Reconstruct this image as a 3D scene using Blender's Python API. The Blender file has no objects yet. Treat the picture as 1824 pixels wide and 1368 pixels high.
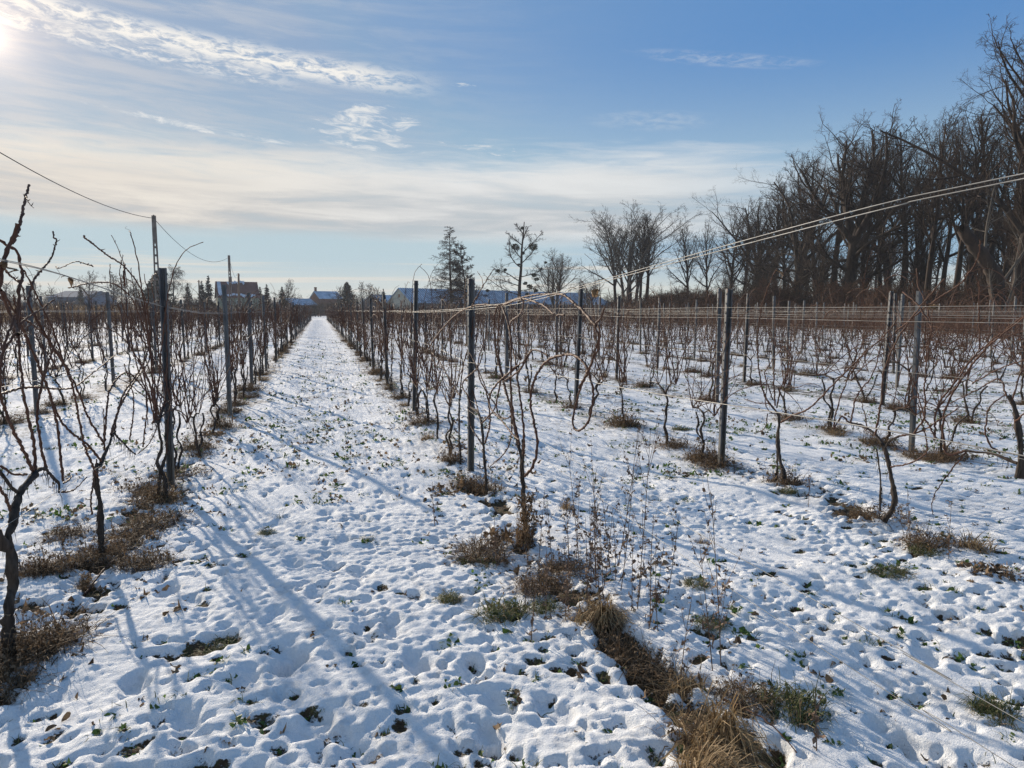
import bpy, math, random
import numpy as np
random.seed(7)
rng = np.random.default_rng(11)
SC = bpy.context.scene
COL = SC.collection
rad = math.radians

# ---------------------------------------------------------------- camera
YAW, PITCH, FPX, EYE = rad(15.15), rad(-5.9), 1265.0, 1.6
fwd = np.array([math.sin(YAW)*math.cos(PITCH), math.cos(YAW)*math.cos(PITCH), math.sin(PITCH)])
rgt = np.array([math.cos(YAW), -math.sin(YAW), 0.0])
upv = np.cross(rgt, fwd)
cam = bpy.data.objects.new('camera', bpy.data.cameras.new('camera'))
COL.objects.link(cam)
cam.location = (0, 0, EYE)
cam.rotation_euler = (rad(90)+PITCH, 0, -YAW)
cam.data.sensor_width = 36
cam.data.lens = 36*FPX/1824
cam.data.clip_start = 0.05
cam.data.clip_end = 4000
SC.camera = cam

def ray(px, py):                       # direction of a point of the 1824 x 1368 photograph
    d = fwd*FPX + rgt*(px-912) - upv*(py-684)
    return d/np.linalg.norm(d)
def ground_at(px, py, z=0.0):
    d = ray(px, py); t = (z-EYE)/d[2]
    return np.array([0, 0, EYE]) + d*t
def on_row(px, py, X):
    d = ray(px, py); t = X/d[0]
    return np.array([0, 0, EYE]) + d*t
def at_depth(px, depth):               # ground point under photo column px at a forward distance
    d = fwd*FPX + rgt*(px-912); d = np.array([d[0], d[1], 0]); 
    n = d/ (d @ np.array([math.sin(YAW), math.cos(YAW), 0]))
    return n*depth
def project(p):
    q = np.asarray(p, float) - np.array([0, 0, EYE])
    z = q @ fwd
    return 912+FPX*(q @ rgt)/z, 684-FPX*(q @ upv)/z, z

# ---------------------------------------------------------------- sky, sun, exposure
SUN_AZ, SUN_EL = rad(-20.3), rad(16.9)
sun_dir = (math.sin(SUN_AZ)*math.cos(SUN_EL), math.cos(SUN_AZ)*math.cos(SUN_EL), math.sin(SUN_EL))
SC.view_settings.view_transform = 'Standard'
SC.view_settings.look = 'None'
SC.view_settings.exposure = 0.47
SC.view_settings.gamma = 1.0
SC.cycles.use_denoising = True
SC.cycles.denoising_prefilter = 'NONE'
SC.cycles.max_bounces = 6
SC.cycles.diffuse_bounces = 3
SC.cycles.volume_bounces = 0
SC.cycles.caustics_reflective = False
SC.cycles.caustics_refractive = False

class NT:                              # small helper to write node maths
    def __init__(s, tree): s.t = tree; s.n = tree.nodes; s.l = tree.links
    def put(s, sock, v):
        if isinstance(v, bpy.types.NodeSocket): s.l.new(v, sock)
        else: sock.default_value = v
    def m(s, op, *a, clamp=False):
        n = s.n.new('ShaderNodeMath'); n.operation = op; n.use_clamp = clamp
        for i, v in enumerate(a): s.put(n.inputs[i], v)
        return n.outputs[0]
    def mul(s, *a):
        r = a[0]
        for b in a[1:]: r = s.m('MULTIPLY', r, b)
        return r
    def add(s, *a):
        r = a[0]
        for b in a[1:]: r = s.m('ADD', r, b)
        return r
    def step(s, x, lo, hi, a=0.0, b=1.0):
        n = s.n.new('ShaderNodeMapRange'); n.interpolation_type = 'SMOOTHSTEP'
        s.put(n.inputs['Value'], x)
        for k, v in (('From Min', lo), ('From Max', hi), ('To Min', a), ('To Max', b)): s.put(n.inputs[k], v)
        return n.outputs[0]
    def xyz(s, x, y, z):
        n = s.n.new('ShaderNodeCombineXYZ')
        for i, v in enumerate((x, y, z)): s.put(n.inputs[i], v)
        return n.outputs[0]
    def sep(s, v):
        n = s.n.new('ShaderNodeSeparateXYZ'); s.l.new(v, n.inputs[0]); return n.outputs
    def noise(s, vec, scale=1.0, detail=4.0, rough=0.55, dist=0.0, lac=2.0, out='Fac'):
        n = s.n.new('ShaderNodeTexNoise')
        if vec is not None: s.l.new(vec, n.inputs['Vector'])
        for k, v in (('Scale', scale), ('Detail', detail), ('Roughness', rough), ('Distortion', dist), ('Lacunarity', lac)): s.put(n.inputs[k], v)
        return n.outputs[out]
    def mix(s, f, a, b):
        n = s.n.new('ShaderNodeMix'); n.data_type = 'RGBA'
        s.put(n.inputs[0], f); s.put(n.inputs[6], a); s.put(n.inputs[7], b)
        return n.outputs[2]
    def ramp(s, f, stops):
        n = s.n.new('ShaderNodeValToRGB'); s.put(n.inputs[0], f)
        e = n.color_ramp.elements
        while len(e) < len(stops): e.new(0.5)
        for q, (p, c) in zip(e, stops): q.position = p; q.color = (*c, 1)
        return n.outputs[0]

def build_sky():
    w = bpy.data.worlds.new('World'); SC.world = w; w.use_nodes = True
    k = NT(w.node_tree); k.n.clear()
    out = k.n.new('ShaderNodeOutputWorld'); bg = k.n.new('ShaderNodeBackground')
    bg.inputs['Strength'].default_value = 0.10
    k.l.new(bg.outputs[0], out.inputs[0])
    sky = k.n.new('ShaderNodeTexSky'); sky.sky_type = 'NISHITA'; sky.sun_disc = False
    sky.sun_elevation = SUN_EL; sky.sun_rotation = SUN_AZ
    sky.altitude = 100; sky.air_density = 1.0; sky.dust_density = 0.6; sky.ozone_density = 2.2
    tc = k.n.new('ShaderNodeTexCoord')
    D = tc.outputs['Generated']
    x, y, z = k.sep(D)
    az = k.mul(k.m('ARCTAN2', x, y), 57.2958)
    el = k.mul(k.m('ARCSINE', z), 57.2958)
    # distance from the sun, in degrees
    dot = k.n.new('ShaderNodeVectorMath'); dot.operation = 'DOT_PRODUCT'
    k.l.new(D, dot.inputs[0]); dot.inputs[1].default_value = sun_dir
    ang = k.mul(k.m('ARCCOSINE', k.m('MINIMUM', dot.outputs['Value'], 0.99999)), 57.2958)
    def glow(sig): return k.m('POWER', 2.71828, k.mul(ang, -1.0/sig))
    dark = k.n.new('ShaderNodeMix'); dark.data_type = 'RGBA'; dark.blend_type = 'DARKEN'; dark.inputs[0].default_value = 1.0
    k.l.new(sky.outputs[0], dark.inputs[6]); dark.inputs[7].default_value = (5.0, 5.4, 6.2, 1)
    air = k.mix(k.step(el, 4.0, 20.0), (4.0, 5.4, 5.9, 1), k.mix(k.step(az, -16.0, 44.0), (1.9, 3.1, 4.8, 1), (0.80, 2.3, 5.1, 1)))
    air = k.mix(k.mul(k.step(az, 12.0, 40.0), k.step(el, 14.0, 4.0)), air, (2.0, 3.7, 5.6, 1))
    air = k.mix(k.step(el, 4.2, 0.5), air, (6.1, 6.3, 5.6, 1))
    base = k.mix(0.82, dark.outputs[2], air)
    # coordinates that squeeze clouds towards the horizon, as a level layer of cloud would look
    inv = k.m('DIVIDE', 14.0, k.m('MAXIMUM', k.add(el, 4.0), 1.0))
    flat = k.xyz(k.mul(k.m('DIVIDE', x, k.m('MAXIMUM', k.add(z, 0.06), 0.03)), 1.0),
                 k.mul(k.m('DIVIDE', y, k.m('MAXIMUM', k.add(z, 0.06), 0.03)), 1.0), 0.0)
    ang_c = k.xyz(k.mul(az, 0.055), k.mul(el, 0.30), 0.0)
    warp = k.noise(ang_c, 1.1, 5, 0.55)
    wv = k.mul(k.m('SUBTRACT', warp, 0.5), 1.0)
    n1 = k.noise(k.xyz(k.mul(az, 0.05), k.add(k.mul(el, 0.42), k.mul(az, 0.010)), 3.0), 1.0, 6, 0.55, 0.6)
    n2 = k.noise(k.xyz(k.mul(az, 0.10), k.add(k.mul(el, 0.75), k.mul(az, 0.03)), 7.0), 1.3, 7, 0.62, 0.8)
    fine = k.noise(k.xyz(k.mul(az, 0.62), k.add(k.mul(el, 2.1), k.mul(az, 0.10)), 1.0), 1.0, 7, 0.68, 0.5)
    wisp0 = k.noise(k.xyz(k.mul(az, 0.16), k.add(k.mul(el, 1.5), k.mul(az, 0.05)), 17.0), 1.0, 7, 0.6, 0.8)
    # the broad white bank
    top = k.add(11.6, k.mul(wv, 3.6), k.mul(k.m('SUBTRACT', wisp0, 0.5), 3.4)); bot = k.add(5.7, k.mul(wv, 2.0), k.mul(az, -0.012))
    bank = k.mul(k.step(el, k.add(bot, -0.5), k.add(bot, 0.9)), k.step(el, k.add(top, 1.3), k.add(top, -1.8)))
    bank = k.mul(bank, k.step(az, 48.0, 24.0, 0.0, 1.0))
    thin = k.step(k.add(k.mul(n1, 0.72), k.mul(wisp0, 0.28)), 0.30, 0.52, 0.50, 1.0)
    bankd = k.mul(bank, k.mul(thin, k.step(az, 38.0, 10.0, 0.80, 0.97)))
    shade = k.m('MULTIPLY', k.step(el, k.add(top, 0.6), k.add(bot, 1.4)), k.step(k.add(k.mul(n1, .7), k.mul(wisp0, .3)), 0.34, 0.64, 1.0, 0.12))
    white = k.mix(k.step(ang, 8.0, 34.0), (7.6, 7.1, 6.3, 1), (7.2, 7.2, 7.1, 1))
    grey = k.mix(k.step(ang, 6.0, 30.0), (4.5, 4.3, 4.25, 1), (4.1, 4.3, 4.55, 1))
    bankc = k.mix(shade, white, grey)
    col = k.mix(bankd, base, bankc)
    # veil of thin cirrus over the left half
    veil = k.mul(k.step(az, 26.0, -22.0), k.step(el, 9.0, 12.0), k.step(k.add(k.mul(n2, .5), k.mul(wisp0, .5)), 0.40, 0.66, 0.02, 0.62))
    col = k.mix(veil, col, (5.0, 5.2, 5.6, 1))
    # bright rippled streak running from the sun to the right
    line = k.m('SUBTRACT', el, k.add(18.0, k.mul(k.add(az, 6.0), -0.085)))
    mid = k.m('ABSOLUTE', line)
    streak = k.mul(k.step(mid, k.step(az, -18.0, -4.0, 1.1, 1.25), 0.15), k.step(az, 11.0, 2.0), k.step(az, -30.0, -14.0))
    streak = k.mul(streak, k.step(fine, 0.36, 0.58))
    streak2 = k.mul(k.step(k.m('ABSOLUTE', k.m('SUBTRACT', line, -1.1)), 1.0, 0.1), k.step(az, 1.0, -6.0), k.step(fine, 0.42, 0.62, 0.0, 0.75))
    col = k.mix(k.m('MAXIMUM', streak, streak2), col, (8.0, 7.8, 7.4, 1))
    # small tufts and torn wisps
    def blob(a0, e0, sa, se, sl=0.0):
        u = k.m('DIVIDE', k.m('SUBTRACT', az, a0), sa); e2 = k.m('SUBTRACT', el, k.add(e0, k.mul(k.m('SUBTRACT', az, a0), sl)))
        v = k.m('DIVIDE', e2, se)
        return k.step(k.add(k.mul(u, u), k.mul(v, v)), 1.0, 0.0)
    tuft = k.m('MAXIMUM', blob(3.6, 13.9, 4.4, 1.8, 0.05), blob(6.5, 14.3, 1.9, 0.5, -0.08))
    tuft = k.m('MAXIMUM', tuft, k.mul(blob(4.3, 12.4, 4.5, 0.55, -0.05), 0.8))
    tuft = k.m('MAXIMUM', tuft, k.mul(blob(-8.0, 12.9, 9.0, 0.35, -0.10), 0.9))
    tuft = k.m('MAXIMUM', tuft, k.mul(blob(14.0, 12.3, 5.0, 0.5, -0.12), 0.5))
    tuft = k.m('MAXIMUM', tuft, k.mul(blob(11.4, 16.9, 1.6, 0.2, -0.04), 0.9))
    wisp = k.noise(k.xyz(k.mul(az, 0.42), k.add(k.mul(el, 1.7), k.mul(az, 0.10)), 11.0), 1.0, 8, 0.66, 0.9)
    faint = k.mul(k.m('MAXIMUM', blob(31.0, 18.0, 8.0, 0.6, -0.14), k.mul(blob(26.0, 14.2, 6.0, 0.9, -0.05), 0.7)), k.step(k.add(k.mul(fine, .5), k.mul(wisp, .5)), 0.42, 0.62, 0.0, 0.40))
    col = k.mix(faint, col, (5.6, 5.9, 6.3, 1))
    col = k.mix(k.mul(k.step(k.add(k.mul(tuft, 0.62), k.mul(k.m('SUBTRACT', wisp, 0.5), 3.2)), 0.22, 1.05), k.step(tuft, 0.0, 0.12)), col, (6.9, 7.0, 7.0, 1))
    # thin level streaks low over the horizon
    low = k.noise(k.xyz(k.mul(az, 0.045), k.mul(el, 1.9), 5.0), 1.0, 4, 0.5, 0.3)
    lowm = k.mul(k.step(low, 0.50, 0.66), k.step(el, 4.9, 3.6), k.step(el, 0.2, 1.0), k.step(az, 34.0, 16.0, 0.35, 0.9))
    col = k.mix(lowm, col, k.mix(k.step(ang, 12.0, 30.0), (6.9, 6.4, 5.6, 1), (6.6, 6.4, 5.8, 1)))
    # aureole of the sun behind thin cloud
    g1 = k.n.new('ShaderNodeMix'); g1.data_type = 'RGBA'; g1.blend_type = 'ADD'; g1.inputs[0].default_value = 1.0
    k.l.new(col, g1.inputs[6])
    amt = k.add(k.mul(glow(0.95), 9.0), k.mul(glow(5.5), 1.0))
    sc = k.n.new('ShaderNodeVectorMath'); sc.operation = 'SCALE'
    sc.inputs[0].default_value = (1.0, 0.86, 0.68); k.l.new(amt, sc.inputs['Scale'])
    k.l.new(sc.outputs[0], g1.inputs[7])
    g2 = k.n.new('ShaderNodeMix'); g2.data_type = 'RGBA'; g2.blend_type = 'ADD'; g2.inputs[0].default_value = 1.0
    k.l.new(g1.outputs[2], g2.inputs[6]); sc2 = k.n.new('ShaderNodeVectorMath'); sc2.operation = 'SCALE'
    sc2.inputs[0].default_value = (1.0, 0.56, 0.22); k.l.new(k.add(k.mul(glow(1.9), 4.0), k.mul(glow(7.0), 1.0)), sc2.inputs['Scale']); k.l.new(sc2.outputs[0], g2.inputs[7])
    dim = k.n.new('ShaderNodeVectorMath'); dim.operation = 'SCALE'; k.l.new(g2.outputs[2], dim.inputs[0]); dim.inputs['Scale'].default_value = 0.83
    k.l.new(dim.outputs[0], bg.inputs['Color'])
build_sky()

sun = bpy.data.objects.new('sun', bpy.data.lights.new('sun', 'SUN'))
COL.objects.link(sun)
sun.data.energy = 5.0
sun.data.angle = rad(0.6)
sun.data.color = (1.0, 0.87, 0.70)
sun.rotation_euler = (rad(90)-SUN_EL, 0, rad(180)-SUN_AZ)

# ---------------------------------------------------------------- mesh helpers
class MB:
    def __init__(s): s.v = []; s.q = []; s.mi = []; s.n = 0
    def add(s, v, q, mi=0):
        v = np.asarray(v, np.float32).reshape(-1, 3); q = np.asarray(q, np.int64).reshape(-1, 4)
        s.v.append(v); s.q.append(q+s.n); s.mi.append(np.full(len(q), mi, np.int32)); s.n += len(v)
    def mesh(s, name, mats, smooth=True):
        me = bpy.data.meshes.new(name)
        if not s.v: return me
        v = np.concatenate(s.v); q = np.concatenate(s.q).astype(np.int32); mi = np.concatenate(s.mi)
        me.vertices.add(len(v)); me.vertices.foreach_set('co', v.ravel())
        me.loops.add(q.size); me.loops.foreach_set('vertex_index', q.ravel())
        me.polygons.add(len(q)); me.polygons.foreach_set('loop_start', np.arange(0, q.size, 4, dtype=np.int32))
        me.polygons.foreach_set('use_smooth', np.full(len(q), smooth))
        for m in (mats if isinstance(mats, (list, tuple)) else [mats]): me.materials.append(m)
        me.polygons.foreach_set('material_index', mi)
        me.update(calc_edges=True); me.validate()
        return me
    def build(s, name, mats, parent=None, smooth=True):
        return put(s.mesh(name, mats, smooth), name, parent)

def put(me, name, parent=None):
    o = bpy.data.objects.new(name, me); COL.objects.link(o)
    if parent is not None: o.parent = parent
    return o
def tag(o, label=None, cat=None, group=None, kind=None):
    for k_, v_ in (('label', label), ('category', cat), ('group', group), ('kind', kind)):
        if v_ is not None: o[k_] = v_
    return o
def thing(name, label, cat, loc=(0, 0, 0), rz=0.0, group=None, scale=1.0):
    o = bpy.data.objects.new(name, None); COL.objects.link(o)
    o.empty_display_size = 0.1
    o.location = tuple(float(c) for c in loc); o.rotation_euler = (0, 0, rz); o.scale = (scale,)*3 if np.isscalar(scale) else scale
    return tag(o, label, cat, group)

def nrm(a): return a/np.maximum(np.linalg.norm(a, axis=-1, keepdims=True), 1e-9)
def tubes(mb, P, R, k=3, mi=0):
    """a batch of B tapering tubes of n points each"""
    P = np.asarray(P, float); R = np.asarray(R, float)
    if P.ndim == 2: P = P[None]
    if R.ndim == 1: R = np.broadcast_to(R[None], P.shape[:2])
    B, n, _ = P.shape
    if B == 0: return
    T = np.empty_like(P); T[:, 1:-1] = P[:, 2:]-P[:, :-2]; T[:, 0] = P[:, 1]-P[:, 0]; T[:, -1] = P[:, -1]-P[:, -2]
    T = nrm(T)
    a = np.where(np.abs(T[:, 0, 2:3]) > 0.8, np.array([[1., 0, 0]]), np.array([[0, 0, 1.]]))
    N = np.empty_like(P); cur = nrm(np.cross(T[:, 0], a))
    for i in range(n):
        cur = nrm(cur-(cur*T[:, i]).sum(-1, keepdims=True)*T[:, i]); N[:, i] = cur
    Bn = np.cross(T, N)
    th = np.arange(k)*2*np.pi/k
    V = P[:, :, None]+R[:, :, None, None]*(np.cos(th)[None, None, :, None]*N[:, :, None]+np.sin(th)[None, None, :, None]*Bn[:, :, None])
    i, j = np.meshgrid(np.arange(n-1), np.arange(k), indexing='ij')
    q = np.stack([i*k+j, i*k+(j+1) % k, (i+1)*k+(j+1) % k, (i+1)*k+j], -1).reshape(-1, 4)
    Q = q[None]+(np.arange(B)*n*k)[:, None, None]
    mb.add(V, Q, mi)
def boxes(mb, c, s, mi=0, rz=0.0, M=None):
    x, y, z = np.asarray(s)/2
    v = np.array([[-x, -y, -z], [x, -y, -z], [x, y, -z], [-x, y, -z], [-x, -y, z], [x, -y, z], [x, y, z], [-x, y, z]])
    if rz: v = v @ np.array([[math.cos(rz), math.sin(rz), 0], [-math.sin(rz), math.cos(rz), 0], [0, 0, 1]])
    v = v+np.asarray(c)
    mb.add(v, [[0, 3, 2, 1], [4, 5, 6, 7], [0, 1, 5, 4], [1, 2, 6, 5], [2, 3, 7, 6], [3, 0, 4, 7]], mi)
def strips(mb, P, W, S, mi=0):
    """flat tapering blades: P (B,n,3) centre lines, W (B,n) half widths, S (B,3) side vectors"""
    B, n, _ = P.shape
    V = np.stack([P-W[..., None]*S[:, None], P+W[..., None]*S[:, None]], 2)
    i = np.arange(n-1); q = np.stack([2*i, 2*i+1, 2*i+3, 2*i+2], -1)
    mb.add(V, q[None]+(np.arange(B)*2*n)[:, None, None], mi)
def smooth_line(pts, m=6):
    """Catmull-Rom through pts"""
    p = np.asarray(pts, float); p = np.vstack([2*p[0]-p[1], p, 2*p[-1]-p[-2]])
    out = []
    for i in range(1, len(p)-2):
        for t in np.linspace(0, 1, m, endpoint=False):
            a, b, c, d = p[i-1], p[i], p[i+1], p[i+2]
            out.append(0.5*(2*b+(c-a)*t+(2*a-5*b+4*c-d)*t*t+(3*b-a-3*c+d)*t**3))
    out.append(p[-2]); return np.array(out)
def resample(P, n):
    d = np.r_[0, np.cumsum(np.linalg.norm(np.diff(P, axis=0), axis=1))]
    t = np.linspace(0, d[-1], n)
    return np.stack([np.interp(t, d, P[:, i]) for i in range(3)], -1), d[-1]

# value noise for terrain
_perm = rng.random(65536).astype(np.float32)
def vnoise(x, y, seed=0):
    xi = np.floor(x).astype(np.int64); yi = np.floor(y).astype(np.int64)
    fx = x-xi; fy = y-yi; fx = fx*fx*fx*(fx*(fx*6-15)+10); fy = fy*fy*fy*(fy*(fy*6-15)+10)
    h = lambda a, b: _perm[((a*73856093) ^ (b*19349663) ^ (seed*83492791)) & 65535]
    return (h(xi, yi)*(1-fx)+h(xi+1, yi)*fx)*(1-fy)+(h(xi, yi+1)*(1-fx)+h(xi+1, yi+1)*fx)*fy

# ---------------------------------------------------------------- materials
def mat(name):
    m = bpy.data.materials.new(name); m.use_nodes = True
    k = NT(m.node_tree); b = k.n['Principled BSDF']
    return m, k, b
def simple(name, c1, c2, scale=8.0, rough=0.8, metal=0.0, bump=0.0, bscale=40.0, stretch=(1, 1, 1), island=0.0, spec=0.3, trans=0.0):
    m, k, b = mat(name)
    tc = k.n.new('ShaderNodeTexCoord'); mp = k.n.new('ShaderNodeMapping'); mp.inputs['Scale'].default_value = stretch
    k.l.new(tc.outputs['Object'], mp.inputs[0]); v = mp.outputs[0]
    f = k.step(k.noise(v, scale, 5, 0.6), 0.3, 0.7)
    if island:
        g = k.n.new('ShaderNodeNewGeometry')
        f = k.m('ADD', k.mul(f, 1-island), k.mul(g.outputs['Random Per Island'], island))
    c = k.mix(f, (*c1, 1), (*c2, 1))
    k.l.new(c, b.inputs['Base Color'])
    b.inputs['Roughness'].default_value = rough; b.inputs['Metallic'].default_value = metal
    b.inputs['Specular IOR Level'].default_value = spec
    if bump:
        bp = k.n.new('ShaderNodeBump'); bp.inputs['Strength'].default_value = bump; bp.inputs['Distance'].default_value = 0.01
        k.l.new(k.noise(v, bscale, 5, 0.65), bp.inputs['Height']); k.l.new(bp.outputs[0], b.inputs['Normal'])
    if trans:
        tr = k.n.new('ShaderNodeBsdfTranslucent'); k.l.new(c, tr.inputs['Color'])
        ms = k.n.new('ShaderNodeMixShader'); ms.inputs[0].default_value = trans
        k.l.new(b.outputs[0], ms.inputs[1]); k.l.new(tr.outputs[0], ms.inputs[2])
        k.l.new(ms.outputs[0], k.n['Material Output'].inputs[0])
    return m
M = {}
M['trunk'] = simple('vine_bark', (0.022, 0.017, 0.014), (0.075, 0.056, 0.044), 30, 0.9, bump=0.8, bscale=70, stretch=(1, 1, 0.2))
M['cane'] = simple('cane_bark', (0.045, 0.021, 0.015), (0.125, 0.063, 0.041), 9, 0.65, island=0.4, spec=0.15)
def post_material():
    m, k, b = mat('galvanised_steel'); tc = k.n.new('ShaderNodeTexCoord'); P = tc.outputs['Object']; x, y, z = k.sep(P)
    inf = k.n.new('ShaderNodeObjectInfo'); rnd = inf.outputs['Random']
    Q = k.xyz(k.mul(x, 1.0), k.mul(y, 1.0), k.add(k.mul(z, 0.35), k.mul(rnd, 9.0)))
    c = k.mix(k.step(k.noise(Q, 9.0, 5, 0.65), 0.3, 0.7), (0.045, 0.05, 0.056, 1), (0.125, 0.13, 0.137, 1))
    c = k.mix(k.step(k.add(z, k.mul(k.noise(Q, 16.0, 4, 0.7), 0.5)), 0.70, 0.30, 0.0, 0.6), c, (0.17, 0.15, 0.12, 1))   # mud and lime splashed up from the soil
    c = k.mix(k.step(k.add(k.noise(Q, 34.0, 5, 0.7), k.mul(rnd, 0.06)), 0.62, 0.70, 0.0, 0.8), c, (0.12, 0.055, 0.03, 1))   # rust
    k.l.new(c, b.inputs['Base Color']); b.inputs['Metallic'].default_value = 0.2; b.inputs['Roughness'].default_value = 0.62
    bp = k.n.new('ShaderNodeBump'); bp.inputs['Strength'].default_value = 0.2; bp.inputs['Distance'].default_value = 0.01
    k.l.new(k.noise(Q, 60.0, 4, 0.65), bp.inputs['Height']); k.l.new(bp.outputs[0], b.inputs['Normal'])
    return m
M['post'] = post_material()
M['wire'] = simple('galvanised_wire', (0.16, 0.155, 0.145), (0.30, 0.29, 0.27), 6, 0.5, metal=0.5)
M['dry'] = simple('dry_brown_weed', (0.036, 0.024, 0.016), (0.27, 0.18, 0.105), 14, 0.85, island=0.75, trans=0.25)
M['straw'] = simple('dry_straw', (0.10, 0.067, 0.035), (0.46, 0.32, 0.17), 12, 0.7, island=0.8, trans=0.25)
M['green'] = simple('green_leaf', (0.03, 0.06, 0.016), (0.10, 0.17, 0.04), 12, 0.6, island=0.8, trans=0.4)
M['grass'] = simple('winter_grass', (0.035, 0.055, 0.018), (0.17, 0.17, 0.065), 12, 0.7, island=0.8, trans=0.3)
M['stalk'] = simple('dry_stalk', (0.10, 0.06, 0.04), (0.23, 0.15, 0.10), 14, 0.8, island=0.5)
M['bark'] = simple('tree_bark', (0.014, 0.010, 0.0075), (0.052, 0.034, 0.024), 2.5, 0.95, bump=0.6, bscale=9, stretch=(1, 1, 0.25))
M['twig'] = simple('tree_twigs', (0.022, 0.014, 0.010), (0.066, 0.040, 0.027), 1.2, 0.9, island=0.5)
M['palebark'] = simple('pale_bark', (0.055, 0.048, 0.040), (0.12, 0.10, 0.08), 2.5, 0.95, bump=0.4, bscale=9, stretch=(1, 1, 0.25))
M['rusttwig'] = simple('leafy_twigs', (0.045, 0.024, 0.016), (0.13, 0.066, 0.038), 1.2, 0.9, island=0.7, trans=0.2)
M['needle'] = simple('conifer_needles', (0.010, 0.016, 0.011), (0.026, 0.036, 0.022), 2.0, 0.85, island=0.6)
M['mistle'] = simple('mistletoe_leaf', (0.018, 0.024, 0.012), (0.045, 0.055, 0.024), 2.0, 0.85, island=0.6)

# ---------------------------------------------------------------- snowy ground
GAP_R, GAP_L, ROW0 = 2.60, 2.85, 1.40
def axis(lo, hi, d, g, far_lo, far_hi):
    a = list(np.arange(lo, hi, d)); s = d; x = a[-1]
    while x < far_hi: s *= g; x += s; a.append(x)
    s = d; x = lo; b = []
    while x > far_lo: s *= g; x -= s; b.append(x)
    return np.array(b[::-1]+a)
def build_ground():
    xs = axis(-2.2, 3.6, 0.0125, 1.028, -640, 640)
    ys = axis(1.6, 5.0, 0.0125, 1.020, -600, 640)
    X, Y = np.meshgrid(xs, ys)
    near = np.clip(1-(np.hypot(X, Y)-18)/30, 0, 1)
    # gentle swells, puffed lumps, crumbs
    z = 0.055*(vnoise(X/1.3, Y/1.1, 1)-.5)+0.040*(vnoise(X/.52, Y/.45, 2)-.5)
    wx = X+0.10*vnoise(X/.3, Y/.3, 8); wy = Y+0.10*vnoise(X/.3, Y/.3, 9)
    lump = np.abs(2*vnoise(wx/.21, wy/.17, 3)-1)**0.8
    soft = np.clip(vnoise(X/1.6, Y/1.2, 4)*2.4-0.55, 0.15, 1)
    z += 0.004*lump*soft
    rough = np.clip(vnoise(X/.9, Y/.8, 14)*2.3-.40, .22, 1.2)
    z += rough*(0.006*(vnoise(X/.15, Y/.12, 12)-.5)+0.008*(vnoise(wx/.082, wy/.062, 5)-.5)+0.0115*(vnoise(X/.041, Y/.035, 6)-.5)+.007*np.abs(2*vnoise(wx/.06, wy/.05, 15)-1)+.0055*(vnoise(X/.022, Y/.02, 16)-.5))+.0022*(rng.random(X.shape)-.5)
    z *= near
    bare = np.zeros_like(z)
    # small pits where leaves and stalks hold the snow open, and old footprints
    r = np.random.default_rng(3)
    pits = []
    N = 5200
    py = 1.6+13*r.random(N)**1.5; px = (r.random(N)*2-1)*(1.2+py*1.05)+0.28*py
    dens = .45*vnoise(px/1.3, py/1.0, 21)+.55*vnoise(px/.38, py/.3, 22)
    keep = dens+0.25*r.random(N)+np.where(px > 1.6, 0.10, -0.04) > 0.57
    for x, y, d in zip(px[keep], py[keep], dens[keep]):
        pits.append((x, y, r.uniform(.014, .042), r.uniform(.7, 1.7), r.uniform(0, 3.14), r.uniform(.010, .032), r.uniform(.2, 1.0)))
    for fx, fy in [(840, 1188), (890, 1250), (990, 1262), (240, 1215), (330, 1290), (745, 1180), (870, 1310), (560, 1290), (1590, 1290), (1650, 1160), (700, 1120), (520, 1180), (1640, 1320), (300, 1050)]:
        p = ground_at(fx, fy)
        pits.append((p[0], p[1], .058, 1.9, r.uniform(0.9, 2.0), .045, 0.0))
    for i in range(120):                     # trodden line along the path
        y = r.uniform(2, 22); x = 0.35*math.sin(y*1.3)+r.normal(0, .35)
        pits.append((x, y, .055, 2.0, r.normal(1.57, .3), .026, 0.0))
    for (x, y, rr, asp, th, dep, b) in pits:
        e = rr*asp*2.2
        i0, i1 = np.searchsorted(ys, [y-e, y+e]); j0, j1 = np.searchsorted(xs, [x-e, x+e])
        if i1-i0 < 2 or j1-j0 < 2: continue
        dx = X[i0:i1, j0:j1]-x; dy = Y[i0:i1, j0:j1]-y
        u = (dx*math.cos(th)+dy*math.sin(th))/(rr*asp); v = (-dx*math.sin(th)+dy*math.cos(th))/rr
        q = np.exp(-np.maximum(u*u+v*v+1.1*(vnoise(X[i0:i1, j0:j1]/.045, Y[i0:i1, j0:j1]/.04, 13)-.5), 0)**2.2)*(u*u+v*v < 4.5)
        z[i0:i1, j0:j1] -= dep*q*(1.0 if b > .62 or b == 0 else .55)
        if b > .64: bare[i0:i1, j0:j1] = np.maximum(bare[i0:i1, j0:j1], q*b*1.1)
    # the open strip of dead grass under the rows next to the path
    def strip(xc, w, y0, y1, amt, s):
        nz = vnoise(X/.16, Y/.16, s)*.6+vnoise(X/.05, Y/.05, s+1)*.4
        k = np.clip(1.25-np.abs(X-xc-0.10*(vnoise(Y/.5, Y*0, s+2)-.5))/w, 0, 1)*np.clip((Y-y0)/.25, 0, 1)*np.clip((y1-Y)/.4, 0, 1)
        kk = np.clip((k*amt+(nz-.5)*1.3-.35)*3.2, 0, 1)
        return kk
    st = strip(1.43, .15, 1.2, 3.55, .98, 31)
    st = np.maximum(st, strip(1.40, .22, 3.4, 6.9, .52, 41))
    st = np.maximum(st, strip(-1.42, .26, 2.2, 8.5, .60, 51))
    st = np.maximum(st, strip(4.1, .28, 4.0, 6.6, .50, 61))
    z -= 0.05*st; bare = np.maximum(bare, st)
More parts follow.
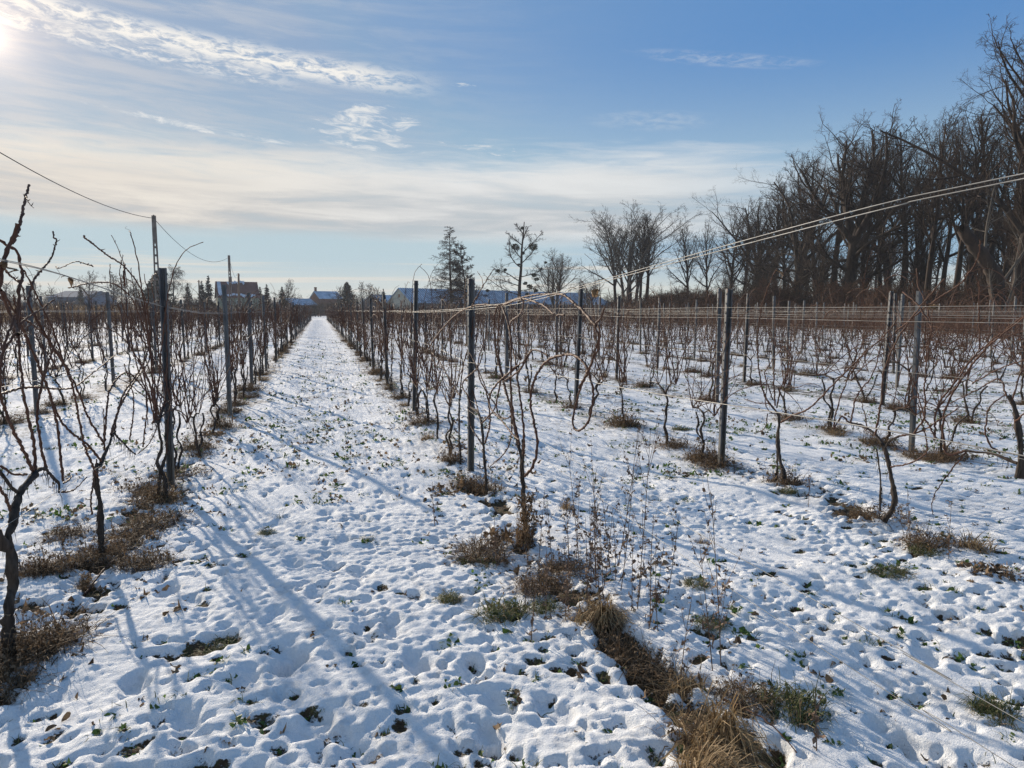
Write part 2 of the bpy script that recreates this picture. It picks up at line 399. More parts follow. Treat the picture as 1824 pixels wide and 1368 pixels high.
    # the trampled hole with leaves showing
    for fx, fy, w in [(345, 1150, .17), (300, 1160, .10), (400, 1135, .10)]:
        p = ground_at(fx, fy); d = np.hypot((X-p[0])/w, (Y-p[1])/(w*.9))
        q = np.clip(1.15-d+(vnoise(X/.05, Y/.05, 71)-.5)*1.1, 0, 1)
        z -= .03*q; bare = np.maximum(bare, np.clip(q*1.6-.35, 0, 1))
    mb = MB(); ny, nx = X.shape
    i, j = np.meshgrid(np.arange(ny-1), np.arange(nx-1), indexing='ij')
    a = (i*nx+j).ravel()
    mb.add(np.stack([X, Y, z], -1), np.stack([a, a+1, a+nx+1, a+nx], -1))
    m, k, b = mat('snow_cover')
    tc = k.n.new('ShaderNodeTexCoord'); P = tc.outputs['Object']
    x, y, _ = k.sep(P)
    at = k.n.new('ShaderNodeAttribute'); at.attribute_name = 'bare'
    # rows of vines: thinner snow and dead growth under the wires
    ax = k.m('ABSOLUTE', x)
    def rowdist(gap): return k.m('PINGPONG', k.m('SUBTRACT', ax, ROW0-gap*20), gap/2)
    rd = k.m('ADD', k.mul(rowdist(GAP_R), k.m('GREATER_THAN', x, 0.0)), k.mul(rowdist(GAP_L), k.m('LESS_THAN', x, 0.0)))
    inrows = k.mul(k.m('GREATER_THAN', ax, 1.0), k.m('GREATER_THAN', y, 4.0), k.m('LESS_THAN', y, 134.0))
    under = k.mul(k.step(rd, 0.55, 0.10), inrows)
    n_s = k.noise(P, 9.0, 5, 0.62); n_m = k.noise(P, 2.3, 4, 0.6); n_l = k.noise(P, 0.35, 3, 0.55); n_f = k.noise(P, 34.0, 4, 0.6)
    dist = k.m('SQRT', k.add(k.mul(x, x), k.mul(y, y)))
    far = k.step(dist, 6.0, 16.0)
    n_q = k.noise(P, 21.0, 4, 0.6)
    s = k.add(k.mul(n_s, 0.34), k.mul(n_q, 0.24), k.mul(n_m, 0.26), k.mul(n_l, 0.16), k.mul(under, 0.055), k.mul(k.m('SUBTRACT', n_f, .5), .12))
    flecks = k.mul(k.step(s, 0.520, 0.585), k.add(0.16, k.mul(far, 0.74)))
    bar = k.m('MAXIMUM', k.step(k.add(at.outputs['Fac'], k.mul(k.m('SUBTRACT', k.add(k.mul(n_f, .6), k.mul(k.noise(P, 85.0, 3, 0.6), .4)), .5), 2.4)), 0.55, 0.80), flecks)
    # forest floor of old leaves beyond the last row
    wood = k.mul(k.step(k.add(x, k.mul(n_l, 5.0)), 45.0, 48.0), k.step(y, 0.0, 6.0))
    field = k.mul(k.step(y, 136.0, 142.0, 0.0, 0.55), k.step(k.add(n_m, n_l), 0.85, 1.25))
    bar = k.m('MAXIMUM', k.m('MAXIMUM', bar, k.mul(wood, k.step(n_s, 0.30, 0.45, 0.35, 1.0))), field)
    soil = k.ramp(k.noise(P, 26.0, 4, 0.7), [(0.3, (0.030, 0.020, 0.013)), (0.5, (0.085, 0.055, 0.032)), (0.62, (0.060, 0.062, 0.026)), (0.75, (0.16, 0.11, 0.065))])
    snow = k.mix(n_m, (0.78, 0.79, 0.80, 1), (0.85, 0.85, 0.85, 1))
    k.l.new(k.mix(bar, snow, soil), b.inputs['Base Color'])
    b.inputs['Roughness'].default_value = 0.85; b.inputs['Specular IOR Level'].default_value = 0.12
    bp = k.n.new('ShaderNodeBump'); bp.inputs['Strength'].default_value = 0.9; bp.inputs['Distance'].default_value = 0.02
    h = k.add(k.mul(k.noise(P, 55.0, 5, 0.78), 0.55), k.mul(k.noise(P, 190.0, 3, 0.75), 0.22), k.mul(far, k.add(k.mul(n_s, 2.6), k.mul(n_q, 1.6), k.mul(n_m, 2.6))), k.mul(bar, -0.6))
    k.l.new(h, bp.inputs['Height']); k.l.new(bp.outputs[0], b.inputs['Normal'])
    o = mb.build('ground', m); tag(o, kind='structure')
    atr = o.data.attributes.new('bare', 'FLOAT', 'POINT'); atr.data.foreach_set('value', bare.astype(np.float32).ravel())
    def hgt(px_, py_):
        jj = np.clip(np.searchsorted(xs, px_)-1, 0, nx-2); ii = np.clip(np.searchsorted(ys, py_)-1, 0, ny-2)
        return z[ii, jj]
    def bar_at(px_, py_):
        jj = np.clip(np.searchsorted(xs, px_)-1, 0, nx-2); ii = np.clip(np.searchsorted(ys, py_)-1, 0, ny-2)
        return bare[ii, jj]
    return hgt, bar_at, pits
HGT, BARE, PITS = build_ground()
def GZ(p): return float(HGT(p[0], p[1]))

# low wooded rise far behind the village
def build_hills():
    mb = MB(); a = np.linspace(rad(-60), rad(75), 160); r0, r1 = 560.0, 625.0
    h = 3.5+5.0*vnoise(a*6, a*0, 90)+1.4*vnoise(a*24, a*0, 91)
    V = np.stack([np.stack([np.sin(a)*r0, np.cos(a)*r0, a*0-.5], -1), np.stack([np.sin(a)*(r0+r1)/2, np.cos(a)*(r0+r1)/2, h], -1), np.stack([np.sin(a)*r1, np.cos(a)*r1, a*0-.5], -1)], 0)
    n = len(a); i, j = np.meshgrid([0, 1], np.arange(n-1), indexing='ij'); q = (i*n+j).ravel()
    mb.add(V, np.stack([q, q+1, q+n+1, q+n], -1))
    m = simple('wooded_rise', (0.03, 0.035, 0.03), (0.12, 0.12, 0.12), 0.06, 0.95)
    tag(mb.build('hills', m), kind='structure')
build_hills()

# ---------------------------------------------------------------- steel vineyard posts
ORD = ['first', 'second', 'third', 'fourth', 'fifth', 'sixth', 'seventh', 'eighth', 'ninth', 'tenth', 'eleventh', 'twelfth', 'thirteenth', 'fourteenth', 'fifteenth', 'sixteenth',
       'seventeenth', 'eighteenth', 'nineteenth', 'twentieth', 'twenty-first', 'twenty-second', 'twenty-third', 'twenty-fourth', 'twenty-fifth', 'twenty-sixth', 'twenty-seventh',
       'twenty-eighth', 'twenty-ninth', 'thirtieth', 'thirty-first', 'thirty-second', 'thirty-third', 'thirty-fourth', 'thirty-fifth', 'thirty-sixth', 'thirty-seventh', 'thirty-eighth', 'thirty-ninth', 'fortieth']
ROWS = []                                  # (side, index, x, y of the first post, y at the row's end)
first_r = [6.95, 6.6, 6.55, 5.55, 8.0]; first_l = [7.15, 8.2]
for i in range(17):
    ROWS.append(('right', i, ROW0+GAP_R*i, first_r[i] if i < len(first_r) else 5+4*rng.random(), 132.0))
for i in range(8):
    ROWS.append(('left', i, -ROW0-GAP_L*i, first_l[i] if i < len(first_l) else 5+4*rng.random(), [132, 132, 128, 112, 104, 98, 90, 84][i]))
def post_mesh(hooks=True, h=1.98):
    mb = MB(); w, d, t = 0.056, 0.038, 0.0035
    prof = [(-w/2+.008, -d/2+.012), (-w/2+.008, -d/2), (-w/2, -d/2), (-w/2, d/2-.006), (-w/2+.014, d/2), (-.008, d/2), (-.005, d/2-.007), (.005, d/2-.007), (.008, d/2), (w/2-.014, d/2), (w/2, d/2-.006), (w/2, -d/2), (w/2-.008, -d/2), (w/2-.008, -d/2+.012)]
    P = np.array(prof); c = P.mean(0); In = P+(c-P)*(t/np.maximum(np.linalg.norm(P-c, axis=1, keepdims=True), 1e-3))*1.4
    zz = [-0.25, 0.02, .4, .8, 1.2, 1.6, h]; n = len(P)
    for Q, fl in ((P, 0), (In, 1)):
        V = np.concatenate([np.c_[Q, np.full(n, z_)] for z_ in zz]); q = []
        for a in range(len(zz)-1):
            for j in range(n-1):
                f = [a*n+j, a*n+j+1, (a+1)*n+j+1, (a+1)*n+j]
                q.append(f[::-1] if fl else f)
        mb.add(V, q)
    V = np.concatenate([np.c_[P, np.full(n, h)], np.c_[In, np.full(n, h)]])
    mb.add(V, [[j, j+1, n+j+1, n+j] for j in range(n-1)])
    if hooks:
        for z_ in np.arange(0.45, h-.05, 0.105):
            for s in (-1, 1): boxes(mb, (s*(w/2+.0035), -.004, z_), (.008, .013, .010)); boxes(mb, (s*(w/2+.006), -.004, z_+.009), (.003, .011, .012))
    return mb.mesh('post', M['post'], smooth=False)
POST, POST_FAR = post_mesh(), post_mesh(False)
def in_frame(p, h=1.8, mx=30, my=60):
    x, y, z = project((p[0], p[1], h)); x2, y2, z2 = project((p[0], p[1], 0))
    return z > 1 and (-mx < x < 1824+mx or -mx < x2 < 1824+mx)
posts = []
for side, i, x, y0, y1 in ROWS:
    n = 0
    for j in range(40):
        y = y0+j*4.25+(rng.random()-.5)*.25
        if y > y1: break
        xx = x+(rng.random()-.5)*.08
        if (side, i) == ('left', 0): xx += 0.010*min(j, 10)
        if not in_frame((xx, y)): continue
        posts.append((math.hypot(xx, y), side, i, n, xx, y)); n += 1
posts.sort()
far_mb = MB()
POST_LIST = posts
for r_, (d_, side, i, n, x, y) in enumerate(posts):
    tilt = (rng.normal(0, .012), rng.normal(0, .012)); rz = rng.choice([0, math.pi])+rng.normal(0, .12); hs = 1+rng.normal(0, .025)
    if (side, i, n) == ('right', 0, 0): tilt, hs = (0.0, 0.008), .965
    if (side, i, n) == ('right', 1, 0): tilt, hs = (0.0, 0.018), .92
    if (side, i, n) == ('right', 2, 0): tilt, hs = (0.0, 0.012), .92
    if (side, i, n) == ('left', 0, 0): hs = 1.005
    if (side, i) == ('right', 0): rz = 0.06*(n % 3)
    if r_ < 296:
        o = bpy.data.objects.new('vineyard_post', POST if d_ < 22 else POST_FAR); COL.objects.link(o)
        o.location = (x, y, 0); o.rotation_euler = (tilt[0], tilt[1], rz); o.scale = (1.12, 1.12, hs)
        # label: row on its side of the path, place counted away from the camera
        extra = {('left', 0, 0): 'near grey steel post with square dark top, left edge of the path', ('right', 0, 0): 'tall dark steel post, nearest on the right edge of the path',
                 ('right', 1, 0): 'thick pale grey notched post standing clear in the snow, second row right', ('right', 2, 0): 'leaning pale steel post among tangled canes, nearest of third row right'}
        lab = extra.get((side, i, n)) or f"grey steel post, {ORD[n]} from the camera in the {ORD[i]} row {side} of path"
        tag(o, lab, 'vineyard post', 'steel posts along the vine rows')
    else:
        boxes(far_mb, (x, y, .95*hs), (.066, .05, 1.9*hs), rz=rz)
if far_mb.v: tag(far_mb.build('distant_posts', M['post'], smooth=False), 'far small posts of the back rows in front of the wood', 'vineyard posts', kind='stuff')

# ---------------------------------------------------------------- trellis wires
def wire(name, pts, r, label, group='trellis wires along the vine rows'):
    mb = MB(); tubes(mb, np.array(pts), np.full(len(pts), r), 4)
    return tag(mb.build(name, M['wire']), label, 'wire', group)
def row_wire(x, y0, y1, zh, dx=0.0, sag=.012, off=0.0):
    ys_ = np.arange(y0, y1, 2.125); k_ = np.arange(len(ys_))
    return np.stack([np.full(len(ys_), x+dx), ys_, zh-sag*(k_ % 2)+off*np.sin(k_*1.7)], -1)
for side, i, x, y0, y1 in ROWS:
    s = 1 if side == 'right' else -1
    if i == 0: continue
    ys0 = y0-4.25 if i < 3 else y0
    hs = [(1.585, .034, 'upper twin', 'front'), (1.57, -.034, 'upper twin', 'back'), (1.17, .034, 'waist-high', ''), (0.72, .034, 'low', '')] if i < 6 else [(1.58, .034, 'upper', '')]
    for zh, dx, nm, fb in hs:
        lab = f"{nm} trellis wire{' on the ' + fb + ' side' if fb else ''} of the {ORD[i]} row {side} of path"
        wire('trellis_wire', row_wire(x, ys0, y1, zh+rng.normal(0, .028), dx*s, off=.004), .0016 if i < 6 else .0013, lab)
# the two rows beside the path, as they hang in the photograph
def px_wire(pix, X, y1, zend, r, label, jit=0.0, dx=0.0):
    near = [on_row(a, b, X)+np.array([dx, 0, jit]) for a, b in pix]
    near.sort(key=lambda p: p[1])
    q_ = near[0]; back = [np.array([q_[0], q_[1]-5.5, q_[2]+.02]), np.array([q_[0], q_[1]-2.6, q_[2]+.03])]
    P = smooth_line(back+near, 5)
    far = row_wire(X, P[-1][1]+2, y1, zend, dx)
    wire('trellis_wire', np.vstack([P, far]), r, label)
px_wire([(1824, 309), (1600, 356), (1400, 408), (1240, 452), (1090, 494), (1000, 519), (900, 540), (830, 549)], 1.40, 132, 1.60, .0016, 'pale upper wire of twisted pair crossing the sky before the wood')
px_wire([(1824, 318), (1600, 366), (1400, 416), (1240, 458), (1090, 498), (1000, 523), (900, 545), (830, 552)], 1.40, 132, 1.585, .0016, 'pale lower wire of twisted pair crossing the sky before the wood')
px_wire([(1824, 812), (1600, 770), (1380, 734), (1180, 703), (1050, 680), (920, 656), (830, 645)], 1.40, 132, 1.15, .0016, 'mid-height wire of the row right of path, slanting past tangled canes')
px_wire([(1726, 1232), (1695, 1211), (1514, 1105), (1442, 1064), (1322, 996)], 1.40, 132, .74, .0011, 'upper of two thin low wires over snow, right of straw tuft')
px_wire([(1801, 1362), (1695, 1304), (1565, 1222), (1377, 1098), (1298, 1047)], 1.40, 132, .63, .0011, 'lower of two thin low wires over snow, right of straw tuft')
px_wire([(0, 461), (143, 499), (215, 523), (290, 545)], -1.40, 132, 1.58, .0022, 'upper wire of the row left of path, through tall canes')
px_wire([(0, 466), (143, 503), (215, 527), (290, 548)], -1.40, 132, 1.565, .0022, 'lower twin of the upper wire of the row left of path', dx=.03)
px_wire([(0, 690), (110, 672), (200, 655), (290, 640)], -1.40, 132, 1.17, .0020, 'waist-high wire of the row left of path, behind curled canes')
px_wire([(35, 920), (112, 870), (200, 818), (290, 770)], -1.40, 132, .72, .0016, 'thin low wire of the row left of path, near forked trunks')

# ---------------------------------------------------------------- vines
def cane_radii(L, r0, r1, n, node=0.075, r=rng):
    """taper with swollen nodes"""
    s = np.linspace(0, L, n); b = (r0+(r1-r0)*(s/L)**.8)*1.25
    ph = (s/node+r.random()) % 1.0
    return b*(1+0.45*np.exp(-((ph-.5)/.13)**2))
def add_cane(mb, P, r0, r1, k=5, spurs=True, seg=.019, r=rng):
    L = np.linalg.norm(np.diff(P, axis=0), axis=1).sum(); n = int(max(6, L/seg))
    Q, L = resample(P, n)
    Q += r.normal(0, 0.0016, Q.shape)
    # slight zig-zag at the nodes
    s = np.linspace(0, L, n); ph = np.floor(s/.075)
    Q[:, 1] += np.where(ph % 2 == 0, 1, -1)*.0025; 
    tubes(mb, Q, cane_radii(L, r0, r1, n, r=r), k)
    if spurs:
        for i in range(3, n-3, 4):
            if r.random() < .42:
                d = nrm(r.normal(0, 1, 3)+np.array([0, 0, .4])); l = r.uniform(.008, .03)
                tubes(mb, np.array([Q[i], Q[i]+d*l*.6, Q[i]+d*l+np.array([0, 0, .004])]), np.array([.0032, .0024, .0010]), 4)
    return Q
def tendril(mb, p, r=rng):
    t = np.linspace(0, 1, 12); a = r.uniform(0, 6); l = r.uniform(.05, .14)
    d = nrm(r.normal(0, 1, 3))
    Q = p+d*l*t[:, None]+.012*np.stack([np.cos(a+t*7)-math.cos(a), np.sin(a+t*7)-math.sin(a), -t*1.5], -1)
    tubes(mb, Q, np.linspace(.0013, .0007, 12), 3)
def add_trunk(mb, P, r0, r1, k=9, r=rng):
    Q, L = resample(P, int(max(10, L_ if (L_ := np.linalg.norm(np.diff(P, axis=0), axis=1).sum()/.022) else 10)))
    n = len(Q); t = np.linspace(0, 1, n)
    R = (r0+(r1-r0)*t)*(1+.16*np.sin(t*L*21+r.random()*6)+.10*r.normal(0, 1, n)*.8)
    R *= 1+.55*np.exp(-t*L/.05)*.5
    Q[:, :2] += np.cumsum(r.normal(0, .0016, (n, 2)), axis=0)
    a = len(mb.v); tubes(mb, Q, R, k)
    # fibrous ridges: roughen the ring
    v = mb.v[a].reshape(n, k, 3); c = Q[:, None]
    v += ((v-c)*(r.normal(0, .17, (1, k, 1))+r.normal(0, .13, (n, k, 1)))).astype(np.float32)
    mb.v[a] = v.reshape(-1, 3)
    for i in list(range(2, n, 2))*2:       # flaking strips of bark
        if r.random() < .7:
            d = nrm(np.array([r.normal(), r.normal(), 0])); p = Q[i]+d*R[i]
            tubes(mb, np.array([p, p+d*.006-np.array([0, 0, .03]), p+d*.012-np.array([0, 0, .07])])+r.normal(0, .004, (3, 3)), np.array([.0022, .0018, .0006]), 3)
    return Q
def grow_cane(p, d, L, r, trop=.10, sway=.16, droop=0.0, n=12):
    L *= 1.12; P = [np.array(p, float)]; d = nrm(np.array(d, float)); b = r.normal(0, sway, 3); b[0] *= .45
    for i in range(n):
        t = i/n
        d = nrm(d+b*.35+r.normal(0, sway*.35, 3)*np.array([.5, 1, 1])+np.array([0, 0, trop-(droop*max(0, t-.35)*1.6)]))
        P.append(P[-1]+d*L/n)
    return smooth_line(P, 4)
def vine_shape(seed):
    """trunk line(s) and cane lines of one ordinary vine, row along y"""
    r = np.random.default_rng(seed); h = r.uniform(.42, .68)
    trunks = []; lean = r.normal(0, .16)
    P = [np.array([0, 0, -.08])]
    for i in range(6): P.append(np.array([r.normal(0, .012), lean*(i+1)/6+r.normal(0, .012), h*(i+1)/6]))
    trunks.append((smooth_line(P, 4), r.uniform(.013, .019), r.uniform(.009, .013)))
    head = P[-1]
    if r.random() < .45:
        a = r.choice([-1, 1]); Q = [np.array([r.normal(0, .02), a*.05, -.06])]
        for i in range(5): Q.append(np.array([r.normal(0, .02), a*(.05+.05*i)+r.normal(0, .02), h*.95*(i+1)/5]))
        trunks.append((smooth_line(Q, 4), .012, .010))
    canes = []
    arms = [head]
    for a in (-1, 1):
        if r.random() < .7:
            e = head+np.array([r.normal(0, .03), a*r.uniform(.12, .38), r.uniform(-.05, .12)])
            m_ = (head+e)/2+np.array([0, 0, r.uniform(0, .05)])
            trunks.append((smooth_line([head-np.array([0, 0, .02]), m_, e], 5), .010, .007)); arms += [m_, e]
    for c in range(r.integers(11, 17)):
        p = arms[r.integers(len(arms))]
        q = r.random()
        if q < .46: L = grow_cane(p, (r.normal(0, .2), r.normal(0, .75), 1), r.uniform(.5, 1.0), r, .13, .22)
        elif q < .86: L = grow_cane(p, (r.normal(0, .2), r.choice([-1, 1])*r.uniform(.3, .9), .9), r.uniform(1.0, 1.75), r, .085, .20, droop=.62)
        else: L = grow_cane(p, (r.normal(0, .2), r.choice([-1, 1])*.9, .3), r.uniform(.5, .9), r, .0, .28, droop=.4)
        canes.append((L, r.uniform(.0038, .0052), r.uniform(.0018, .0026)))
        if r.random() < .75:
            i = r.integers(len(L)//4, 2*len(L)//3)
            canes.append((grow_cane(L[i], (r.normal(0, .3), r.normal(0, .9), .7), r.uniform(.2, .55), r, .08, .24), .0032, .0017))
    return trunks, canes
VAR = []
for s_ in range(14):
    tr, ca = vine_shape(100+s_)
    r_ = np.random.default_rng(500+s_)
    mt = MB(); [add_trunk(mt, P, a, b, 7, r_) for P, a, b in tr]
    full = []; joined = MB()
    for P, a, b in ca:
        mc = MB(); Q = add_cane(mc, P, a, b, 4, True, .026, r_)
        if r_.random() < .5: tendril(mc, Q[-2], r_)
        full.append(mc.mesh('cane', M['cane']))
        Q, L = resample(P, 14); tubes(joined, Q, cane_radii(L, a*1.15, b*1.2, 14, .2, r_), 3)
    VAR.append((mt.mesh('trunk', M['trunk']), full, joined.mesh('canes', M['cane']), tr, ca))

VG = 'grapevines trained along the trellis rows'
VINES = []                                   # base points of all vines (for the weeds)
# vines next to the camera, each cane as it bends in the photograph
def hero_vine(label, X, trunks, canes, base):
    bp = on_row(base[0], base[1], X); bp[2] = 0
    t = thing('grapevine', label, 'grapevine', bp, 0, VG)
    r = np.random.default_rng(int(base[0]*7+base[1]))
    for pix, r0, r1 in trunks:
        P = np.array([on_row(a, b, X) for a, b in pix]); mb = MB()
        add_trunk(mb, smooth_line(P, 6)-bp, r0, r1, 10, r); mb.build('trunk', M['trunk'], t)
    for c in canes:
        pix = c[0]; fat = 1.3 if 800 < base[0] < 1000 else 1.02; r0 = fat*(c[1] if len(c) > 1 else .0046); r1 = fat*(c[2] if len(c) > 2 else .0026); off = c[3] if len(c) > 3 else None
        n = len(pix); u = np.linspace(0, 1, n)
        a0, a1 = (r.normal(0, .03), r.normal(0, .10)) if off is None else off
        dx = a0*np.sin(u*3.1)+a1*u**1.3
        P = np.array([on_row(a, b, X+d_) for (a, b), d_ in zip(pix, dx)]); mb = MB()
        Q = add_cane(mb, smooth_line(P, 8)-bp, r0, r1, 6, True, .014, r)
        if r.random() < .35: tendril(mb, Q[-3], r)
        mb.build('cane', M['cane'], t)
    VINES.append((bp, label)); return t
def cr(pts, ox, oy, s): return [(ox+a/s, oy+b/s) for a, b in pts]
c3 = lambda *p: cr(p, 0, 640, 2.533)
c2 = lambda *p: cr(p, 0, 300, 3.419)
c4 = lambda *p: cr(p, 780, 480, 2.85)
c5 = lambda *p: cr(p, 1340, 500, 2.7355)
hero_vine('thick knotted vine at the left edge, its tall canes rising above the horizon', -1.44,
  [(c3((40, 1330), (30, 1200), (30, 1100), (50, 1020), (38, 940), (40, 880), (25, 800), (45, 750), (62, 680), (85, 610), (110, 565), (150, 515)), .026, .015),
   (c3((20, 850), (-5, 790), (-30, 720)), .020, .014),
   (c3((150, 515), (185, 495), (215, 500), (240, 525), (275, 560), (278, 600)), .010, .007),
   (c3((85, 600), (45, 575), (0, 520), (-40, 470)), .008, .006)],
  [(c3((45, 680), (25, 620), (0, 585), (-30, 540)), .0055, .004),
   (c3((150, 510), (120, 440), (70, 340), (30, 250), (5, 170), (0, 90), (20, -60), (70, -200)), .0065, .004),
   (c3((160, 500), (155, 400), (135, 290), (110, 180), (98, 70), (90, 0), (85, -100), (92, -230)), .0062, .004),
   (c3((208, 490), (185, 385), (168, 250), (178, 170), (205, 60), (250, -80)), .0055, .0035),
   (c3((284, 550), (268, 380), (250, 250), (215, 130), (170, 20), (90, -170), (20, -290), (-20, -350)), .0055, .0035),
   (c3((278, 600), (320, 595), (355, 570), (392, 533)), .0045, .002),
   (c3((285, 560), (310, 545), (325, 525)), .004, .002),
   (c3((0, 480), (50, 515), (100, 520), (125, 517)), .0045, .003),
   (c3((0, 160), (60, 140), (150, 125), (320, 130), (420, 60), (520, -20)), .0045, .0025),
   (c2((90, 1000), (112, 860), (118, 720), (140, 650), (122, 580), (104, 508), (60, 478), (0, 440), (-50, 420)), .0065, .005),
   (c2((-20, 760), (0, 690), (20, 570), (55, 480), (85, 415), (106, 338)), .0080, .0065),
   (c2((72, 455), (108, 390), (132, 290), (150, 200), (178, 104)), .0062, .0042),
   (c2((155, 170), (172, 205), (203, 238)), .0022, .001),
   (c2((420, 1230), (330, 1105), (240, 950), (175, 830), (180, 760), (212, 668), (270, 600), (315, 537), (345, 440), (326, 420), (327, 384)), .0058, .0032),
   (c2((0, 740), (40, 830), (70, 900), (95, 960), (110, 1010)), .006, .005),
   (c2((0, 580), (60, 650), (130, 710), (150, 800)), .004, .003),
   (c2((-10, 1160), (40, 1080), (90, 1010), (140, 930), (230, 870), (330, 800)), .0045, .0025)],
  (12, 1160))
hero_vine('dark slim-trunked vine in a fork, canes curling in a loop before the left post', -1.43,
  [(c3((455, 875), (460, 740), (455, 620), (443, 520), (450, 470)), .019, .015),
   (c3((452, 480), (475, 425), (500, 350), (515, 325)), .011, .007), (c3((515, 325), (550, 365), (600, 415), (622, 427)), .007, .006)],
  [(c3((500, 340), (528, 250), (560, 150), (610, 80), (645, 20), (668, -40), (680, -110), (662, -230), (640, -310), (570, -410), (470, -480), (415, -525), (385, -545), (376, -560)), .0058, .0030),
   (c3((515, 330), (535, 230), (600, 110), (670, 10), (668, -70), (630, -190), (590, -280), (515, -340), (420, -345), (310, -322)), .0055, .0028),
   (c3((470, 410), (480, 250), (500, 130), (570, 60), (640, 120), (700, 215), (708, 300), (672, 380), (622, 427)), .0050, .0035),
   (c3((440, 530), (385, 400), (360, 290), (330, 130), (290, 20), (240, -130), (160, -300), (110, -400)), .0058, .003),
   (c3((455, 460), (400, 390), (310, 320), (260, 250), (210, 120), (170, 10), (90, -160), (60, -290)), .0058, .003),
   (c3((470, 380), (400, 265), (360, 165), (300, 40), (200, -110), (60, -220), (-30, -310)), .0052, .003),
   (c3((468, 380), (470, 300), (466, 225)), .004, .002),
   (c3((645, 395), (655, 300), (665, 220), (655, 100), (650, 0), (655, -80), (590, -200)), .0045, .0025),
   (c3((585, 365), (600, 260), (602, 180), (588, 105), (560, 20)), .0042, .0025),
   (c3((640, -90), (560, -220), (548, -330), (540, -390), (548, -440), (555, -470)), .004, .002),
   (c3((562, -330), (560, -390), (562, -430)), .0055, .005),
   (c3((500, -320), (495, -390), (497, -430)), .003, .002),
   (c3((420, -420), (340, -440), (270, -410), (250, -420)), .003, .0015),
   (c3((415, 700), (412, 620), (435, 450)), .0042, .003)],
  (180, 985))
hero_vine('tall vine wrapped in withered growth, arching over the wire, just right of the path', 1.38,
  [(c4((450, 1380), (440, 1250), (435, 1060), (425, 950), (402, 850), (372, 715)), .017, .010), (c4((455, 1330), (445, 1200), (436, 1000), (432, 860)), .009, .006)],
  [(c4((400, 850), (370, 700), (345, 620), (325, 540), (297, 420), (285, 290), (295, 205), (315, 178), (338, 215), (352, 250), (362, 310)), .0058, .003, (0, .02)),
   (c4((350, 640), (322, 510), (305, 400), (308, 300), (316, 185)), .0052, .0032, (0.02, .02)),
   (c4((415, 890), (385, 760), (370, 600), (372, 450), (368, 330), (345, 240), (322, 182)), .0055, .0032, (-.02, 0)),
   (c4((432, 980), (437, 850), (425, 700), (405, 560), (395, 470), (380, 400), (358, 290)), .0052, .003),
   (c4((422, 1058), (468, 1022), (498, 950), (505, 870), (485, 760), (470, 690), (478, 600), (512, 515), (570, 455), (640, 434), (702, 440), (752, 492), (784, 590), (786, 670), (762, 775), (712, 818), (684, 780), (700, 690), (732, 580), (790, 455), (822, 365), (818, 300), (800, 280)), .0062, .0030, (.03, .05)),
   (c4((800, 285), (740, 215), (640, 130), (600, 128)), .0055, .0035, (0, .04)),
   (c4((-60, 420), (0, 330), (80, 240), (160, 192), (230, 178), (310, 182), (400, 148), (500, 128), (600, 126), (640, 128)), .0048, .003, (.02, .02)),
   (c4((330, 182), (420, 150), (530, 180), (590, 228), (640, 232)), .0042, .0025),
   (c4((405, 490), (300, 580), (262, 650), (272, 710), (320, 762), (380, 838), (412, 865)), .0046, .003),
   (c4((318, 570), (298, 680), (310, 740), (345, 757), (372, 742)), .0042, .0025),
   (c4((372, 720), (375, 800), (365, 880), (330, 942), (258, 1006)), .0042, .002),
   (c4((475, 405), (440, 470), (405, 520), (330, 570)), .0042, .003),
   (c4((560, 440), (510, 412), (470, 415), (430, 470), (380, 500)), .0036, .002),
   (c4((720, 600), (770, 500), (800, 410), (815, 350), (800, 285), (830, 240), (850, 190)), .0045, .0025),
   (c4((360, 300), (375, 260), (420, 225), (435, 170), (425, 150)), .0035, .002),
   (c4((170, 190), (220, 100), (262, 30), (285, -5)), .0036, .0018), (c4((225, 95), (225, 50), (200, 10)), .002, .001)],
  (938, 966))
hero_vine('bushy low vine beside the tall dark post, strangled by dry stems', 1.40,
  [(c4((245, 1120), (240, 950), (225, 790), (205, 725), (170, 700)), .014, .009), (c4((115, 1000), (112, 850), (108, 700), (115, 610)), .009, .007)],
  [(c4((170, 700), (150, 640), (125, 600), (135, 560), (200, 500), (230, 420)), .0045, .0025),
   (c4((222, 790), (190, 660), (160, 540), (150, 430)), .0046, .0026), (c4((235, 900), (200, 850), (165, 790), (155, 700)), .0042, .0025),
   (c4((240, 880), (265, 780), (250, 640), (215, 560), (205, 470), (240, 350)), .0046, .0025),
   (c4((225, 780), (290, 700), (260, 640), (200, 500), (160, 420)), .0040, .0025),
   (c4((110, 640), (60, 560), (10, 470), (-40, 400), (-30, 300)), .0044, .0025), (c4((110, 640), (130, 480), (170, 350), (180, 240)), .0044, .0025)],
  (866, 866))
hero_vine('two-stemmed vine standing alone on clean snow right of the pale notched post', 4.05,
  [(c5((155, 985), (150, 940), (130, 870), (120, 780), (128, 680), (118, 640)), .019, .012), (c5((115, 970), (122, 860), (118, 740)), .008, .006)],
  [(c5((120, 640), (60, 560), (35, 450), (25, 300), (45, 130), (90, 0), (120, -60)), .0062, .003),
   (c5((112, 610), (105, 480), (112, 300), (112, 180)), .0058, .003), (c5((140, 690), (200, 655), (280, 620), (400, 500), (500, 400), (650, 260), (705, 190)), .0062, .003),
   (c5((118, 640), (80, 600), (20, 595), (-40, 575)), .0048, .0026), (c5((120, 620), (140, 520), (190, 400), (160, 320)), .0052, .003),
   (c5((120, 650), (90, 640), (65, 600), (75, 470)), .0046, .0026), (c5((100, 580), (60, 460), (65, 440), (110, 370), (180, 290)), .0042, .0024),
   (c5((75, 650), (60, 720), (10, 745)), .0036, .002)],
  (1396, 858))
